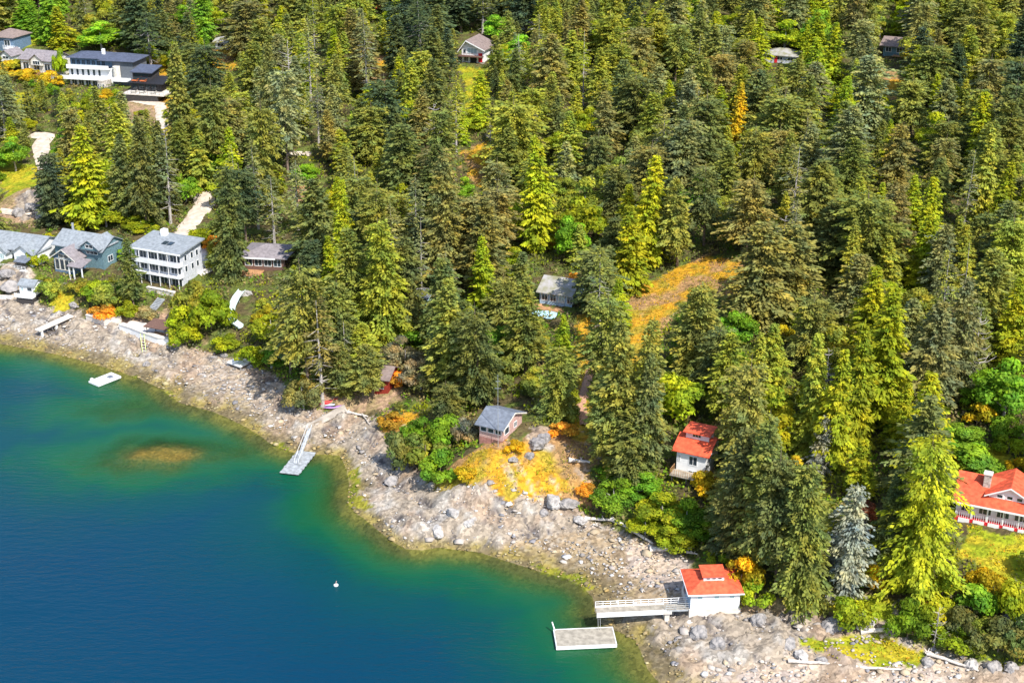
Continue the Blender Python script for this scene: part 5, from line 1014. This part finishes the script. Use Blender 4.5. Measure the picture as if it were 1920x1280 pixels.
# ---------------------------------------------------------------- undergrowth, meadow grass and beach stones: nobody could count them
ri = np.random.default_rng(5)
n_ = 150000; x = ri.uniform(-150, 150, n_); y = ri.uniform(120, 470, n_); k = (ri.random(n_) < np.clip(190/y, .2, 1)**1.5) & inside(x, y, LAND) & (inside(x, y, UP) | np.logical_or.reduce([inside(x, y, P) for P in ZW['grass']])); x, y = x[k], y[k]; z = hz(x, y); u, v = project(x, y, z)
k = (u > -40) & (u < 1960) & (v > -40) & (v < 1310)
bare = np.zeros(len(x), bool); md = np.zeros(len(x), bool)
for nm in ('rock', 'sand', 'earth'):
    for P in ZW[nm]: bare |= inside(x, y, P)
for nm in ('meadow', 'grass'):
    for P in ZW[nm]: md |= inside(x, y, P)
rd = np.zeros(len(x), bool)
for P in [[(322,480),(334,440),(370,390),(360,360),(392,370),(398,395),(378,430),(350,480)], [(50,245),(95,245),(100,325),(70,325)], [(230,180),(310,185),(315,295),(290,295),(290,210),(230,200)], [(375,465),(400,470),(400,510),(360,525)]]: rd |= inside(u, v, P)
ii, jj = np.clip((v/3).astype(int), 0, MH-1), np.clip((u/3).astype(int), 0, MW-1); k &= ~bare & ~rd & ~(HM[ii, jj] & ~md)
g_ = np.zeros(len(x), bool)
for (nm, lb, sel, sz, pal, hh) in (('undergrowth', 'low tangled green undergrowth between the trees', k & ~md, .55, ['leafy', 'moss', 'lime', 'yellowgreen', 'dark', 'olive', 'drab'], .9), ('meadow_grass', 'dry golden and green grass tufts of the clearings', k & md & ((fbm(x/1.8, y/1.8, 77) > .47) | (np.asarray(y) > 215)), .30, ['gold', 'orange', 'lime', 'gold', 'drab', 'amber'], .25)):
    xs, ys, zs2 = x[sel], y[sel], z[sel]; m_ = len(xs); pc = np.array([TINT[q] for q in pal]); pick = (fbm(xs/7, ys/7, 83)*len(pal)*1.7+ri.normal(0, .6, m_)).astype(int) % len(pal)
    P = []; T = []; rep = 5
    for r_ in range(rep): P.append(np.stack([xs+ri.normal(0, .45, m_), ys+ri.normal(0, .45, m_), zs2+ri.random(m_)*hh+.12], 1)); T.append(pc[pick]*ri.uniform(.7, 1.25, (m_, 1)))
    P, T = np.concatenate(P), np.concatenate(T); q = len(P)
    V, F = cards(P, ri.normal(size=(q, 3))+np.array([0, 0, .5]), ri.normal(size=(q, 3)), ri.uniform(.6, 1.3, q)*sz, ri.uniform(.5, .9, q)*sz)
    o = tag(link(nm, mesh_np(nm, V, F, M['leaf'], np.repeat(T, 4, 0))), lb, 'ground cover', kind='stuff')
n_ = 90000; x = ri.uniform(-125, 105, n_); y = ri.uniform(125, 300, n_); k = inside(x, y, LAND) & ~inside(x, y, UP); x, y = x[k], y[k]
cl = fbm(x/2.2, y/2.2, 91); k = cl > .40; x, y = x[k], y[k]; m_ = len(x); z = hz(x, y)
s = .13*np.exp(ri.normal(0, .55, m_)); s = np.clip(s, .06, .75)
oc = np.array([(1,0,0),(-1,0,0),(0,1,0),(0,-1,0),(0,0,1),(0,0,-1)], float)
ico = np.array([(.7,.7,.45),(-.7,.7,.4),(-.7,-.7,.5),(.7,-.7,.42),(1,0,-.1),(0,1,-.1),(-1,0,-.1),(0,-1,-.1),(0,0,.75)])
fc = np.array([(8,0,1),(8,1,2),(8,2,3),(8,3,0),(0,4,5),(0,5,1),(1,5,6),(1,6,2),(2,6,7),(2,7,3),(3,7,4),(3,4,0)])
an = ri.uniform(0, 6.28, m_); ca, sa = np.cos(an), np.sin(an); j = ico[None]*(1+ri.normal(0, .16, (m_, 9, 3)))*np.stack([s*ri.uniform(.8, 1.6, m_), s, s*ri.uniform(.5, 1, m_)], 1)[:, None, :]
V = np.stack([j[..., 0]*ca[:, None]-j[..., 1]*sa[:, None]+x[:, None], j[..., 0]*sa[:, None]+j[..., 1]*ca[:, None]+y[:, None], j[..., 2]+z[:, None]+.12], -1).reshape(-1, 3)
F = (fc[None]+np.arange(m_)[:, None, None]*9).reshape(-1, 3)
pal = np.array([(.40,.35,.31),(.30,.27,.25),(.50,.44,.38),(.46,.36,.24),(.56,.54,.52),(.22,.21,.22)]); T = pal[ri.integers(0, 6, m_)]*ri.uniform(.8, 1.1, (m_, 1))
T = np.where((z < .5)[:, None], T*np.array([.75, .65, .35]), T)
sm = bpy.data.materials.new('beach_stone'); sm.use_nodes = True; at = sm.node_tree.nodes.new('ShaderNodeAttribute'); at.attribute_name = 'tint'; sm.node_tree.links.new(at.outputs['Color'], sm.node_tree.nodes['Principled BSDF'].inputs['Base Color']); sm.node_tree.nodes['Principled BSDF'].inputs['Roughness'].default_value = .9
tag(link('beach_stones', mesh_np('beach_stones', V, F, sm, np.repeat(T, 9, 0))), 'countless loose grey and tan stones strewn over the beach', 'stones', kind='stuff')
